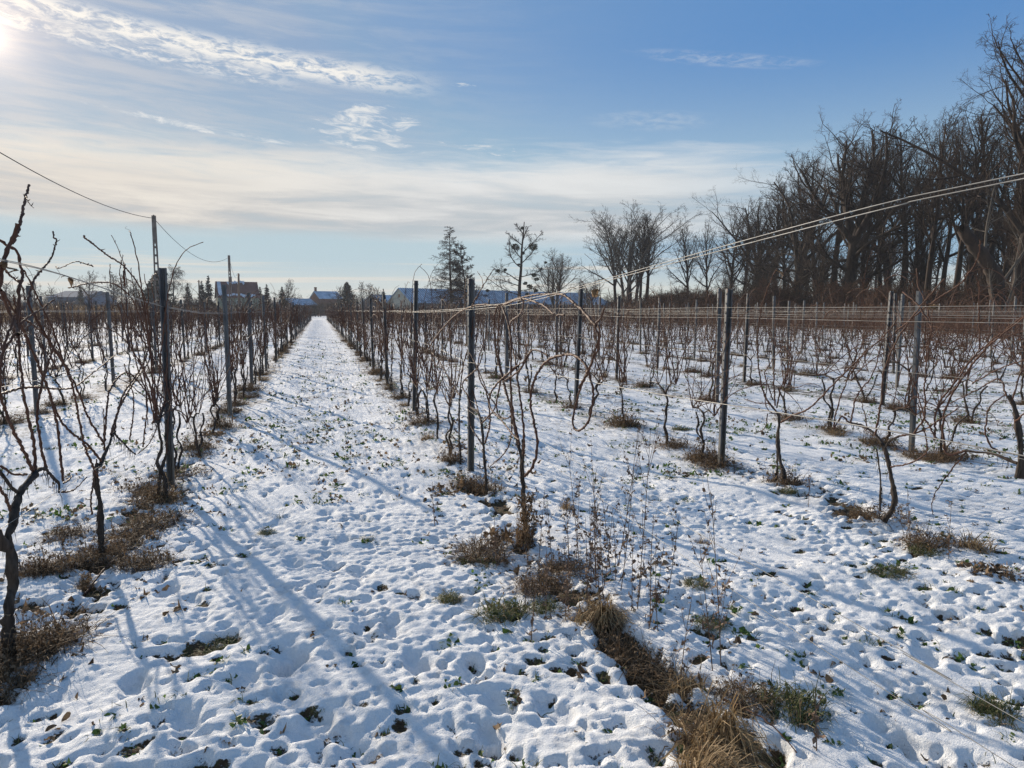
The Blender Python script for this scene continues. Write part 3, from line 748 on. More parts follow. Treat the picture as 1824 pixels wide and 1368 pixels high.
hero_vine('dark twisted vine with a long arm to the left, brown weeds at its foot', 4.03,
  [(c5((640, 1165), (672, 1130), (692, 1060), (670, 920), (645, 820), (600, 752), (540, 712), (470, 690)), .019, .009), (c5((622, 1120), (632, 950), (612, 820)), .007, .005),
   (c5((645, 820), (665, 780), (720, 757)), .008, .006)],
  [(c5((600, 752), (618, 650), (632, 560), (640, 450), (700, 300), (800, 150), (935, -10)), .0058, .003, (.02, .05)),
   (c5((720, 757), (800, 742), (880, 700), (960, 650), (1012, 618)), .0056, .0028), (c5((680, 908), (770, 888), (850, 830), (830, 700), (808, 600)), .0046, .0026),
   (c5((470, 690), (435, 660), (395, 725), (420, 600), (470, 470), (520, 390)), .0052, .0028), (c5((480, 692), (510, 560), (590, 450), (640, 250)), .0046, .0026),
   (c5((560, 720), (548, 650), (530, 590)), .0038, .002), (c5((790, 745), (840, 650), (840, 500), (860, 330), (880, 190)), .0052, .003),
   (c5((900, 770), (850, 690), (830, 640), (810, 560), (780, 470)), .0046, .0026)],
  (1580, 922))
hero_vine('broad vine at the right edge, drooping cane hooked down to the snow', 4.55,
  [(c5((1300, 960), (1305, 830), (1282, 700), (1262, 610), (1235, 560)), .021, .014), (c5((1290, 890), (1230, 865), (1170, 842), (1100, 836), (1048, 828)), .010, .007)],
  [(c5((1048, 828), (1000, 840), (955, 845), (935, 800), (930, 680), (970, 560), (1050, 440), (1150, 320), (1330, 175)), .0066, .004),
   (c5((1048, 828), (980, 910), (900, 1020), (877, 1090), (885, 1185)), .0050, .002), (c5((1212, 842), (1155, 795), (1136, 720), (1160, 610), (1238, 555)), .0050, .003),
   (c5((1240, 560), (1200, 480), (1100, 530), (960, 600)), .0046, .0026), (c5((890, 780), (900, 620), (1000, 480), (1100, 350), (1324, 170)), .0058, .004),
   (c5((1110, 335), (1105, 160), (1106, 0)), .0048, .003), (c5((735, 55), (800, 110), (845, 180), (880, 240), (850, 262)), .0052, .003),
   (c5((700, 250), (800, 165), (900, 90), (1000, 25), (1050, -30), (1100, -110), (1110, -200)), .0050, .003), (c5((870, 200), (840, 90), (810, 30), (800, -60)), .0048, .003),
   (c5((1262, 600), (1290, 500), (1330, 400)), .005, .003), (c5((1280, 690), (1330, 640)), .005, .003), (c5((1075, 500), (1200, 430), (1330, 385)), .0040, .0026)],
  (1815, 852))
HERO_SKIP = {('left', 0): 5.9, ('right', 0): 7.1, ('right', 1): 6.1}

cand = []
for side, i, x, y0, y1 in ROWS:
    y = 2.4+rng.random()*.6; n = 0
    if (side, i) in HERO_SKIP: y = HERO_SKIP[(side, i)]+.55; n = 2 if i == 0 else 3
    while y < y1:
        p = (x+rng.normal(0, .045), y+rng.normal(0, .10))
        if in_frame(p, 1.5, 50):
            if rng.random() > (.05 if i < 3 else .08): cand.append((math.hypot(*p), side, i, n, *p)); n += 1
        y += 1.08
cand.sort()
far_mb = MB(); farv = []
for r_, (d_, side, i, n, x, y) in enumerate(cand):
    v = int(rng.integers(len(VAR))); flip = rng.choice([0, math.pi])+rng.normal(0, .12); sc = rng.uniform(.88, 1.12)
    if d_ > 25: sc *= 1.04
    if r_ < 300:
        mt, full, joined, tr, ca = VAR[v]
        lab = (f"bare grapevine, {ORD[n]} vine from the camera in the {ORD[i]} row {side} of path" if n < 12 and d_ < 30 else
               f"slim far grapevine in the {ORD[i]} row {side} of path, beyond the nearer vines")
        t = thing('grapevine', lab, 'grapevine', (x, y, GZ((x, y))-.01), flip, VG, (sc, sc, sc*rng.uniform(.92, 1.08)))
        o = bpy.data.objects.new('trunk', mt); COL.objects.link(o); o.parent = t
        if d_ < 13:
            for me in full: o = bpy.data.objects.new('cane', me); COL.objects.link(o); o.parent = t
        else:
            o = bpy.data.objects.new('canes', joined); COL.objects.link(o); o.parent = t
        VINES.append((np.array([x, y, 0]), (n, i, side)))
    else:
        farv.append((v, x, y, flip, sc))
# the vines past the nearest three hundred
low = []
for mt, full, joined, tr, ca in VAR:
    T_ = [(resample(P, 5)[0], a) for P, a, b in tr]; C_ = [(resample(P, 7)[0], a, b) for P, a, b in ca]
    low.append((np.array([p for p, a in T_]), np.array([np.linspace(a, a*.7, 5) for p, a in T_]), np.array([p for p, a, b in C_]), np.array([np.linspace(a*2.2, b*2.3, 7) for p, a, b in C_])))
for v, x, y, f, sc in farv:
    Rm = np.array([[math.cos(f), math.sin(f), 0], [-math.sin(f), math.cos(f), 0], [0, 0, 1]])*sc
    tp, trr, cp, crr = low[v]; o_ = np.array([x, y, 0])
    tubes(far_mb, tp @ Rm+o_, trr, 3, 0); tubes(far_mb, cp @ Rm+o_, crr, 3, 1)
tag(far_mb.build('distant_vines', [M['trunk'], M['cane']]), 'reddish brown mass of far bare vines reaching to the village and the wood', 'vines', kind='stuff')

# ---------------------------------------------------------------- dead weeds, straw, leaves
def blades(mb, n, rad_, h, w, r, lean=.8, droop=1.2, mi=0, cx=0, cy=0, ang=None, z0=-.01):
    a = r.random(n)*6.283 if ang is None else r.normal(ang[0], ang[1], n)
    b = r.random(n)*6.283; rr = rad_*np.sqrt(r.random(n))
    p = np.stack([cx+rr*np.cos(b), cy+rr*np.sin(b), np.full(n, z0)], -1)
    L = h*r.uniform(.45, 1.25, n); ln = lean*r.uniform(.2, 1.2, n)
    d = nrm(np.stack([np.cos(a)*ln, np.sin(a)*ln, np.ones(n)], -1))
    P = [p]; m = 5
    for i in range(m):
        d = nrm(d+np.array([0, 0, -1.])*droop*(i/m)*r.uniform(.2, 1.0, (n, 1))+r.normal(0, .10, (n, 3)))
        q = P[-1]+d*L[:, None]/m; q[:, 2] = np.maximum(q[:, 2], z0+.004*(1+i)); P.append(q)
    P = np.stack(P, 1); W = w*r.uniform(.5, 1.3, (n, 1))*np.array([.8, 1, .95, .8, .5, .12])
    S = nrm(np.stack([-np.sin(a), np.cos(a), r.normal(0, .4, n)], -1))
    strips(mb, P, W, S, mi)
def leaves(mb, n, rad_, size, r, mi=0, cx=0, cy=0, zmax=.05, curl=1.0, up=.3, oval=.32):
    b = r.random(n)*6.283; rr = rad_*np.sqrt(r.random(n))
    c = np.stack([cx+rr*np.cos(b), cy+rr*np.sin(b), r.random(n)**1.6*zmax], -1)
    d = nrm(r.normal(0, 1, (n, 3))*np.array([1, 1, .4])+np.array([0, 0, up])); s = nrm(np.cross(d, r.normal(0, .35, (n, 3))+np.array([0, 0, 1.])))
    nn = np.cross(s, d); L = size*r.uniform(.5, 1.3, n)[:, None]; t = np.linspace(0, 1, 5)
    P = np.stack([c+d*L*u+nn*L*curl*r.uniform(-.5, .5, (n, 1))*(u*u)*1.2+r.normal(0, .06, (n, 3))*L for u in t], 1)
    W = L*oval*np.array([.12, .75, 1, .7, .05])*r.uniform(.6, 1.2, (n, 1))
    strips(mb, P, W, s, mi)
def stems(mb, n, rad_, h, r, thick=.0014, mi=0, lean=.35, leafy=True):
    for i in range(n):
        a = r.random()*6.283; q = rad_*math.sqrt(r.random()); d = np.array([r.normal(0, lean), r.normal(0, lean), 1.]); L = h*r.uniform(.5, 1.2)
        P = grow_cane((q*math.cos(a), q*math.sin(a), -.01), d, L, r, .02, .10, droop=r.choice([0, .4]), n=6)
        tubes(mb, resample(P, 9)[0], np.linspace(thick, thick*.5, 9), 3, mi)
        if leafy:
            for k_ in range(r.integers(2, 7)):
                leaves(mb, 1, .004, .022, r, mi, zmax=.001); v = mb.v[-1]; v += (P[r.integers(len(P)//3, len(P))]).astype(np.float32)
def clump_mesh(kind, seed):
    r = np.random.default_rng(seed); mb = MB()
    if kind == 'weed':                          # brown crumpled weeds
        blades(mb, 210, .14, .20, .0021, r, 1.5, 1.6); leaves(mb, 120, .16, .034, r, zmax=.10, curl=2.4, oval=.17, up=-.1); blades(mb, 80, .15, .26, .0016, r, .9, 1.0); stems(mb, 20, .13, .22, r, .0013)
        leaves(mb, 55, .24, .03, r, zmax=.02, up=.05, curl=2.0, oval=.22); blades(mb, 50, .2, .13, .0018, r, 2.2, 1.4)
    elif kind == 'low':                         # flat scrap of litter
        leaves(mb, 60, .12, .04, r, zmax=.03, curl=1.5, up=.1, oval=.3); blades(mb, 40, .10, .10, .0025, r, 1.8, 1.6)
    elif kind == 'straw':                       # heap of bleached bent grass
        
        for q_ in range(7):
            cx_, cy_ = r.normal(0, .055, 2); a_ = r.normal(-1.57, .9); zb = r.uniform(0, .09)
            blades(mb, 75, .035, r.uniform(.16, .33), .0023, r, r.uniform(.7, 1.8), r.uniform(2.2, 3.6), 0, cx_, cy_, ang=(a_, .45), z0=zb)
            blades(mb, 25, .05, .2, .0034, r, 1.6, 2.4, int(r.random() < .4), cx_, cy_, ang=(a_, 1.0), z0=zb*.6)
        blades(mb, 130, .13, .16, .0022, r, 1.7, 1.8, 1); blades(mb, 90, .09, .2, .002, r, 1.3, 2.4, 0, z0=.02); stems(mb, 9, .1, .32, r, .0012, 0, .8, False)
        leaves(mb, 60, .13, .05, r, 1, zmax=.1, curl=1.8, oval=.12)
    elif kind == 'tan':                         # upright tan tuft
        blades(mb, 160, .07, .16, .0020, r, .8, .9, 0); blades(mb, 40, .10, .12, .002, r, 1.4, 1.6, 1)
    elif kind == 'green':                       # winter green grass
        blades(mb, 300, .11, .12, .0021, r, 1.3, 1.6, 0); blades(mb, 90, .12, .11, .0018, r, 1.5, 1.7, 1); leaves(mb, 55, .12, .020, r, 0, zmax=.05, up=.5, oval=.36)
    elif kind == 'wrap':                        # withered growth hanging round a trunk
        for i in range(210):
            z = r.random()**.9*.42; a = r.random()*6.283; q = .022+.055*(1-z/.42)*r.random()+.012
            leaves(mb, 1, .001, .045, r, 0, zmax=.001, up=-.4, curl=1.6, oval=.2); v = mb.v[-1]; v += np.array([q*math.cos(a), q*math.sin(a), z], np.float32)
        blades(mb, 120, .08, .30, .0020, r, .25, .5)
    mats = {'weed': [M['dry']], 'low': [M['dry']], 'straw': [M['straw'], M['dry']], 'tan': [M['straw'], M['dry']], 'green': [M['grass'], M['straw']], 'wrap': [M['dry']]}[kind]
    return mb.mesh(kind, mats, smooth=False)
CL = {k_: [clump_mesh(k_, 900+i*7+len(k_)) for i in range(n_)] for k_, n_ in (('weed', 6), ('low', 4), ('straw', 3), ('tan', 3), ('green', 4), ('wrap', 2))}
NAMES = {'weed': ('weed_clump', 'dead weeds'), 'low': ('leaf_litter_clump', 'dead leaves'), 'straw': ('straw_tuft', 'dry grass'), 'tan': ('dry_grass_tuft', 'dry grass'), 'green': ('grass_tuft', 'grass'), 'wrap': ('withered_creeper', 'dead weeds')}
CG = 'clumps of dead growth along the vine rows'
def clump(kind, p, label, sc=1.0, v=None, rz=None, group=CG):
    if rz is None and kind == 'straw': rz = rng.normal(0, .4)
    me = CL[kind][int(rng.integers(len(CL[kind]))) if v is None else v]
    o = bpy.data.objects.new(NAMES[kind][0], me); COL.objects.link(o)
    o.location = (p[0], p[1], GZ(p)-.004); o.rotation_euler = (0, 0, rng.random()*6.28 if rz is None else rz)
    o.scale = (sc,)*3 if np.isscalar(sc) else sc
    return tag(o, label, NAMES[kind][1], group)
# the ones that stand out near the camera (photo position on the ground, size, look)
for kind, px, py, sc, lab in [
    ('straw', 1256, 1345, (.72, 1.2, 1.15), 'big golden straw tuft flopping over at the bottom edge of the snow'),
    ('straw', 1262, 1420, (.75, .9, .95), 'straw heap cut off by the bottom edge, under the big golden tuft'),
    ('straw', 1062, 1098, (1.0, 1.0, .85), 'domed brown straw tuft among tall thin stalks, mid-strip'),
    ('weed', 1150, 1180, (1.0, 1.0, .65), 'dark brown weed clump on the snow edge, between two straw tufts'),
    ('weed', 1092, 1150, (.8, .8, .7), 'small reddish brown weed clump under the domed straw tuft'),
    ('tan', 1222, 1222, (1.3, 1.2, .8), 'wide tan weed mat behind the big golden straw tuft'),
    ('weed', 1325, 1250, (.8, .8, .5), 'dark weed clump between golden straw tuft and round green tuft'),
    ('green', 895, 1098, (1.2, 1.0, 1.1), 'loose green grass tuft left of the domed straw tuft'),
    ('green', 1412, 1262, (1.15, 1.1, 1.25), 'round dark green tuft alone on snow, right of the golden straw'),
    ('green', 800, 1075, (.6, .6, .7), 'little green tuft at the left of the loose grass tuft'),
    ('green', 855, 1000, (1.1, 1.0, .8), 'greenish mat with brown leaves, left of the withered vine foot'),
    ('green', 970, 1085, (.8, .8, .9), 'green tuft squeezed against the left of the domed straw'),
    ('weed', 860, 985, (1.3, 1.2, .7), 'brown leaf mat lying on green grass left of the wrapped vine'),
    ('weed', 1000, 1010, (1.2, 1.0, .8), 'brown crumpled weeds right of the wrapped vine foot'),
    ('weed', 960, 1050, (.9, .9, .7), 'brown leaves and sprigs below the wrapped vine'),
    ('low', 905, 955, 1.4, 'flat scraps of brown leaf left of the wrapped vine trunk'),
    ('wrap', 938, 966, (1, 1, 1.0), 'shaggy withered creeper hanging round the foot of the arching vine'),
    ('weed', 868, 868, (1.0, 1.0, 1.1), 'bristly brown clump round the vine beside the tall dark post'),
    ('weed', 830, 858, (1.0, 1.0, .8), 'brown clump at the foot of the tall dark post'),
    ('low', 795, 870, 1.5, 'flat brown litter on the path side of the tall dark post'),
    ('weed', 805, 822, (.8, .8, 1.1), 'pointed brown weed heap behind the tall dark post'),
    ('tan', 1010, 905, .7, 'thin tan tuft on snow right of the wrapped vine'),
    ('weed', 20, 1172, (1.3, 1.1, 1.0), 'brown weed heap at the foot of the thick knotted vine'),
    ('weed', 95, 1140, (1.4, 1.2, .8), 'long brown weed heap stretching right from the knotted vine'),
    ('weed', 60, 1155, (1.2, 1.1, .9), 'curly brown weeds between the knotted vine and the long heap'),
    ('weed', 5, 1215, (.9, .9, .6), 'dark weed scrap at the left edge in front of the knotted vine'),
    ('weed', 95, 1012, (1.0, 1.0, .8), 'brown weed patch in the snow left of the forked vine'),
    ('weed', 60, 1022, (.7, .7, .6), 'smaller brown patch at the far left of the forked vine'),
    ('weed', 180, 985, (1.1, 1.1, 1.0), 'reddish brown weeds round the foot of the forked vine'),
    ('weed', 235, 955, (1.4, 1.2, .8), 'large brown weed bank right of the forked vine'),
    ('weed', 280, 930, (1.3, 1.2, .8), 'tawny end of the weed bank right of the forked vine'),
    ('weed', 255, 1000, (1.2, 1.1, .8), 'brown bent weeds hanging over snow below the weed bank'),
    ('low', 125, 1078, 1.0, 'single dark curled leaf pile alone on snow between the two left vines'),
    ('wrap', 153, 1040, (.5, .5, .30), 'small upright withered sprig standing in the snow below the forked vine'),
    ('weed', 248, 868, (1.5, 1.4, .9), 'wide dark brown weed clump left of the left post'),
    ('tan', 300, 888, (1.6, 1.5, .8), 'pale straw patch at the foot of the left post'),
    ('weed', 345, 845, (1.1, 1.1, .8), 'brown clump just right of the left post'),
    ('weed', 350, 800, (1.2, 1.1, 1.0), 'dark weeds round the vine behind the left post'),
    ('weed', 120, 950, (.9, .9, .6), 'half-buried brown weeds behind the forked vine'),
    ('weed', 1562, 925, (1.6, 1.3, .8), 'dark brown mat round the foot of the twisted vine'),
    ('low', 1520, 925, 1.5, 'brown leaf scraps left of the twisted vine foot'),
    ('weed', 1398, 865, (1.0, 1.0, .9), 'brown clump round the two-stemmed vine foot'),
    ('green', 1402, 882, (.7, .7, .6), 'small green tuft in front of the two-stemmed vine'),
    ('weed', 1282, 828, (1.2, 1.2, .7), 'brown clump at the foot of the pale notched post'),
    ('weed', 1245, 812, (1.0, 1.0, .6), 'low brown weeds left of the pale notched post'),
    ('weed', 1652, 975, (1.2, 1.0, .8), 'mixed brown and green clump in open snow below the twisted vine'),
    ('green', 1648, 985, (1.0, .9, .6), 'yellow green grass under the mixed brown clump'),
    ('tan', 1735, 982, (1.6, 1.2, .85), 'bushy tan grass tuft alone on snow at the right'),
    ('low', 1748, 1028, 1.0, 'reddish oak leaves scattered on snow below the tan tuft'),
    ('low', 1800, 1030, .9, 'brown leaf scraps at the right edge below the tan tuft'),
    ('tan', 1492, 775, (1.5, 1.4, .8), 'tan tuft between the two vines of the second row'),
    ('weed', 1640, 810, (1.4, 1.2, .7), 'brown litter behind the long-armed vine'),
    ('weed', 1672, 822, (1.0, 1.0, .7), 'brown weeds at the foot of the leaning pale post'),
    ('green', 1212, 766, (1.0, .9, .9), 'green hummock standing in the snow of the second lane'),
    ('green', 1770, 1262, (.8, .8, 1.0), 'dark green tuft in snow at the far lower right'),
    ('green', 1585, 1025, (1.1, .9, .5), 'patch of bright green leaves in the right-hand snow'),
    ('green', 340, 1160, (1.0, .9, .45), 'green leaves showing in the trampled hole, left foreground'),
    ('green', 395, 1140, (.8, .8, .5), 'second green patch in the trampled snow, toward the path'),
    ('green', 650, 965, (.7, .6, .5), 'little green plant in the middle of the snowy path'),
    ('green', 475, 948, (.6, .5, .5), 'little green plant left of the path middle'),
    ('green', 1240, 1045, (.7, .6, .4), 'small green leaves by the tall seed stalk'),
    ('green', 1265, 1110, (.8, .7, .5), 'dark green leaves below the tall seed stalk'),
    ('tan', 1250, 960, .6, 'brown tuft with seed heads left of tall stalk')]:
    clump(kind, ground_at(px, py), lab, sc)
# one at the foot of the other vines
rest = MB(); n_c = 0
def merge(mb, me, M3, o, mi):
    v = np.empty(len(me.vertices)*3, np.float32); me.vertices.foreach_get('co', v)
    q = np.empty(len(me.loops), np.int32); me.loops.foreach_get('vertex_index', q)
    mb.add(v.reshape(-1, 3) @ M3+o, q.reshape(-1, 4), mi)
for p, info in VINES:
    if isinstance(info, str) or rng.random() < .12: continue
    n, i, side = info
    d_ = math.hypot(p[0], p[1])
    k_ = rng.choice(['weed', 'weed', 'weed', 'low', 'tan'])
    lab = (f"dead growth at the foot of the {ORD[n]} vine, {ORD[i]} row {side} of path" if n < 12 and d_ < 30 else f"faint brown clump under far vines of the {ORD[i]} row {side} of path")
    s_ = rng.uniform(.75, 1.35)
    clump(k_, (p[0]+rng.normal(0, .06), p[1]+rng.normal(0, .14)), lab, (s_*1.05, s_*1.15, s_*rng.uniform(.7, 1.1)))
for v, x, y, f, sc in farv:
    if rng.random() < .5:
        s_ = rng.uniform(.8, 1.4); blades(rest, 10, .16*s_, .17*s_, .006, rng, 1.2, 1.4, 0, x, y)
if rest.v: tag(rest.build('distant_weeds', M['dry'], smooth=False), 'brown specks of dead weeds under the far rows of vines', 'dead weeds', kind='stuff')
# narrow grass lines along both edges of the path further away
edge = MB()
for xx in (1.40, -1.36):
    for y in np.arange(9, 60, .16):
        if rng.random() < .75: blades(edge, int(rng.integers(3, 9)), .14, .13, .0030+.00008*y, rng, 1.2, 1.3, int(rng.random() < .5), xx+rng.normal(0, .12), y+rng.random()*.2)
tag(edge.build('path_edge_grass', [M['straw'], M['dry']], smooth=False), 'thin line of dead grass along the feet of the rows beside the path', 'dry grass', kind='stuff')

# tall thin seed stalks
def stalk(p, top, label, seed, branches=9, thick=.0030):
    r = np.random.default_rng(seed); mb = MB(); h = top
    P = grow_cane((0, 0, -.02), (r.normal(0, .10), r.normal(0, .10), 1), h, r, .08, .05, n=8)
    Q, L = resample(P, 22); tubes(mb, Q, np.linspace(thick, thick*.4, 22), 4)
    for b in range(branches):
        i = int(r.integers(5, 20)); a = r.random()*6.28
        B_ = grow_cane(Q[i], (math.cos(a)*.55, math.sin(a)*.55, 1), h*r.uniform(.10, .32), r, .12, .08, n=5)
        B2, _ = resample(B_, 9); tubes(mb, B2, np.linspace(thick*.55, thick*.25, 9), 3)
        for j in range(int(r.integers(3, 9))):
            leaves(mb, 1, .001, .021, r, 0, zmax=.001, up=.2, oval=.3); v = mb.v[-1]; v += B2[r.integers(2, 9)].astype(np.float32)
    for j in range(10):
        leaves(mb, 1, .001, .035, r, 0, zmax=.001, up=-.5, curl=2, oval=.22); v = mb.v[-1]; v += Q[r.integers(1, 14)].astype(np.float32)
    o = mb.build('dry_stalk', M['stalk'], smooth=False); o.location = (p[0], p[1], GZ(p))
    tag(o, label, 'dry weed', 'tall dry stalks in the foreground')
for i, (bx, by, ty, lab) in enumerate([
    (1285, 1180, 880, 'tallest branching seed stalk standing alone right of the straw tufts'), (1270, 1195, 990, 'shorter bent stalk at the foot of the tallest seed stalk'),
    (1135, 1090, 800, 'thin branching stalk directly behind the right side of the domed straw'), (1158, 1110, 930, 'short fine stalk at the right of the domed straw'),
    (1105, 1060, 860, 'upright stalk rising from behind the domed straw tuft'), (1062, 1045, 850, 'feathery stalk above the crown of the domed straw'),
    (1035, 1020, 820, 'thin stalk right of the wrapped vine, before bare snow'), (1015, 1010, 880, 'leaning stalk with hanging leaves, right of the wrapped vine'),
    (985, 1000, 880, 'bent leafy stem next to the wrapped vine foot'), (935, 1090, 985, 'thin leaf-hung stalk in front of the wrapped vine'),
    (945, 1140, 1010, 'bare slender stalk left of the domed straw'), (885, 1005, 920, 'short stalk among the leaves left of the wrapped vine'),
    (775, 935, 860, 'faint thin stalk on clean snow at the path side'), (1210, 1215, 1060, 'dark broken stalk over the wide weed mat'),
    (1455, 1340, 1230, 'small dark sprig with a curled leaf at the lower right'), (1100, 1000, 760, 'palest tall stalk far behind the domed straw'),
    (1620, 960, 880, 'thin stalk sprouting below the twisted vine'), (1440, 905, 840, 'faint thin stalk right of the two-stemmed vine'), (1690, 1000, 900, 'thin stem behind the mixed brown clump')]):
    g = ground_at(bx, by); d = np.linalg.norm(g[:2]); t_ = ray(bx, ty); hh = EYE+t_[2]*d/np.linalg.norm(t_[:2])
    stalk(g, hh, lab, 40+i, branches=[14, 7, 11, 6, 9, 10, 8, 8, 6, 4, 3, 5, 2, 3, 2, 8, 3, 3, 3][i])
r_ = np.random.default_rng(55)
for i in range(22):                              # the thicket of finer stalks they rise from
    fy = r_.uniform(985, 1130); fx = 985+(fy-985)*.75+r_.normal(30, 45); g = ground_at(fx, fy)
    stalk(g, r_.uniform(.28, .58), 'fine brown stalk in the thicket between wrapped vine and domed straw', 200+i, branches=int(r_.integers(3, 9)), thick=.0026)
# broken cane lying across the snow by the weed bank, and others
def lying(pix, r0, label):
    P = np.array([ground_at(a, b) for a, b in pix]); P[:, 2] = [GZ(p)+.012 for p in P]; mb = MB()
    P = smooth_line(P, 6); P[:, 2] += .02*np.sin(np.linspace(0, 3.1, len(P)))
    add_cane(mb, P, r0, r0*.5, 5, True, .02); tag(mb.build('broken_cane', M['cane']), label, 'cane', 'broken canes lying on the snow')
lying([(1290, 1255), (1360, 1300), (1420, 1345)], .0032, 'dark broken cane lying on snow right of the golden straw')
lying([(150, 1052), (195, 1010), (222, 985)], .005, 'broken cane with pale cut end below the weed bank')
lying([(1540, 770), (1600, 800), (1690, 822), (1760, 830)], .004, 'thin cane lying behind the twisted vine')
lying([(760, 980), (840, 1005), (930, 1040)], .0014, 'thin dead stem lying left of the wrapped vine')

# green leaves, grass blades and dead leaves poking out of the snow
def snow_leaves():
    g = MB(); d = MB(); r = np.random.default_rng(77)
    for (x, y, rr, asp, th, dep, b) in PITS:
        if b < .35 or y > 16: continue
        z = GZ((x, y))
        if b > .5:
            n = int(r.integers(2, 8)); leaves(g, n, rr*1.1, r.uniform(.018, .036), r, 0, x, y, .012, .8, .4, .38); g.v[-1][:, 2] += z-.007
            if r.random() < .6: blades(g, int(r.integers(3, 8)), rr, .06, .0016, r, 1.2, 1.2, 1, x, y, z0=z-.006)
        else:
            leaves(d, int(r.integers(1, 4)), rr, .032, r, 0, x, y, .012, 1.5, .1, .32); d.v[-1][:, 2] += z
    N = 9000
    y = 6+34*r.random(N)**1.4; x = (r.random(N)*2-1)*y*1.0+.28*y
    for a, b in zip(x, y):
        if .5*vnoise(np.array(a/1.7), np.array(b/1.5), 25)+.5*vnoise(np.array(a/.5), np.array(b/.45), 26) > .51:
            k_ = r.random(); mb = g if k_ < .62 else d
            leaves(mb, int(r.integers(2, 6)), .07, .04+.0006*b, r, 0, a, b, .03, 1, .4, .36); mb.v[-1][:, 2] += GZ((a, b))
            if k_ < .4: blades(g, 6, .06, .07, .0022, r, 1.1, 1.2, 1, a, b, z0=GZ((a, b))-.005)
    for i in range(330):                     # low green plants, thickest in the lane to the right
        y = 1.8+9.5*r.random()**1.1; x = 1.75+r.random()*(1.2+y*.9) if r.random() < .72 else r.uniform(-1.1, 1.1)
        if .5*vnoise(np.array(x/.8), np.array(y/.7), 28)+.5*r.random() < .46: continue
        z = GZ((x, y)); n = int(r.integers(3, 15)); w = r.uniform(.02, .07)
        leaves(g, n, w, r.uniform(.018, .034), r, 0, x, y, .016, .9, .5, .40); g.v[-1][:, 2] += z-.006
        blades(g, int(r.integers(4, 16)), w, r.uniform(.04, .09), .0016, r, 1.3, 1.4, 1, x, y, z0=z-.006)
    for i in range(420):
        s = r.choice([0, 1]); yy = 1.8+9*r.random(); xx = (1.42 if s else -1.44)+r.normal(0, .42)
        leaves(d, int(r.integers(1, 4)), .04, .045, r, 0, xx, yy, .012, 1.6, .1, .34); d.v[-1][:, 2] += GZ((xx, yy))
    tag(g.build('snow_weed_leaves', [M['green'], M['grass']], smooth=False), 'small green leaves and blades poking through the snow', 'green leaves', kind='stuff')
    tag(d.build('fallen_leaves', M['dry'], smooth=False), 'curled brown dead leaves strewn over the snow', 'dead leaves', kind='stuff')
snow_leaves()
# a few brown leaves still hanging on canes and wires
for px, py, X, s_, lab in [(1066, 517, 1.4, .045, 'dark red dead leaf hanging from the twisted upper wire'), (1388, 482+2, 4.0, .05, 'dead leaf scrap caught on the second row wire'), (1660, 545, 4.0, .04, 'curled leaf scrap on the wire beside the leaning post'),
                           (118, 494, -1.4, .045, 'shrivelled leaf knot caught on the left upper wire'), (10, 465, -1.4, .06, 'dark leaf knot on the left wire at the edge'), (940, 710-38, 1.4, .03, 'small brown leaf on a cane of the arching vine')]:
    p = on_row(px, py, X); mb = MB(); r = np.random.default_rng(int(px)); leaves(mb, 4, .012, s_, r, 0, 0, 0, .01, 1.8, -.7, .38)
    o = mb.build('hanging_leaf', M['dry'], smooth=False); o.location = p; tag(o, lab, 'dead leaf', 'dead leaves still hanging')

# ---------------------------------------------------------------- bare trees
def branch_level(P, R, K, t0, t1, a_mu, a_sd, lf, n, trop, wob, rr, rmin, r, lshape=0.6, up_only=False):
    B, m, _ = P.shape
    L = np.linalg.norm(np.diff(P, axis=1), axis=2).sum(1)
    t = t0+(t1-t0)*((np.arange(K)[None]+r.random((B, K)))/K)
    f = t*(m-1); i = np.clip(f.astype(int), 0, m-2); w = (f-i)[..., None]; b = np.arange(B)[:, None]
    pos = P[b, i]*(1-w)+P[b, i+1]*w; tan = nrm(P[b, i+1]-P[b, i]); pr = R[b, i]*(1-w[..., 0])+R[b, i+1]*w[..., 0]
    az = (r.random((B, 1))*6.283+np.arange(K)[None]*2.4+r.normal(0, .5, (B, K)))
    ref = np.where(np.abs(tan[..., 2:3]) > .9, np.array([1., 0, 0]), np.array([0, 0, 1.]))
    u = nrm(np.cross(tan, ref)); v = np.cross(tan, u)
    side = np.cos(az)[..., None]*u+np.sin(az)[..., None]*v
    a = np.clip(r.normal(a_mu, a_sd, (B, K)), .15, 1.7)[..., None]
    d = (np.cos(a)*tan+np.sin(a)*side).reshape(-1, 3)
    ln = (L[:, None]*lf*(1-lshape*(t-t0)/(max(t1-t0, 1e-3)))*r.uniform(.65, 1.25, (B, K))).reshape(-1)
    pos = pos.reshape(-1, 3); q = [pos]; bend = r.normal(0, wob, d.shape)
    for s in range(n):
        d = nrm(d+bend*.5+r.normal(0, wob, d.shape)+np.array([0, 0, trop])); q.append(q[-1]+d*(ln/n)[:, None])
    q = np.stack(q, 1); r0 = np.minimum(pr.reshape(-1)*.9, np.maximum(pr.reshape(-1)*rr, rmin))
    rad_ = r0[:, None]*(1-np.linspace(0, 1, n+1)[None]**1.1*.72); rad_ = np.maximum(rad_, rmin*.55)
    return q, rad_
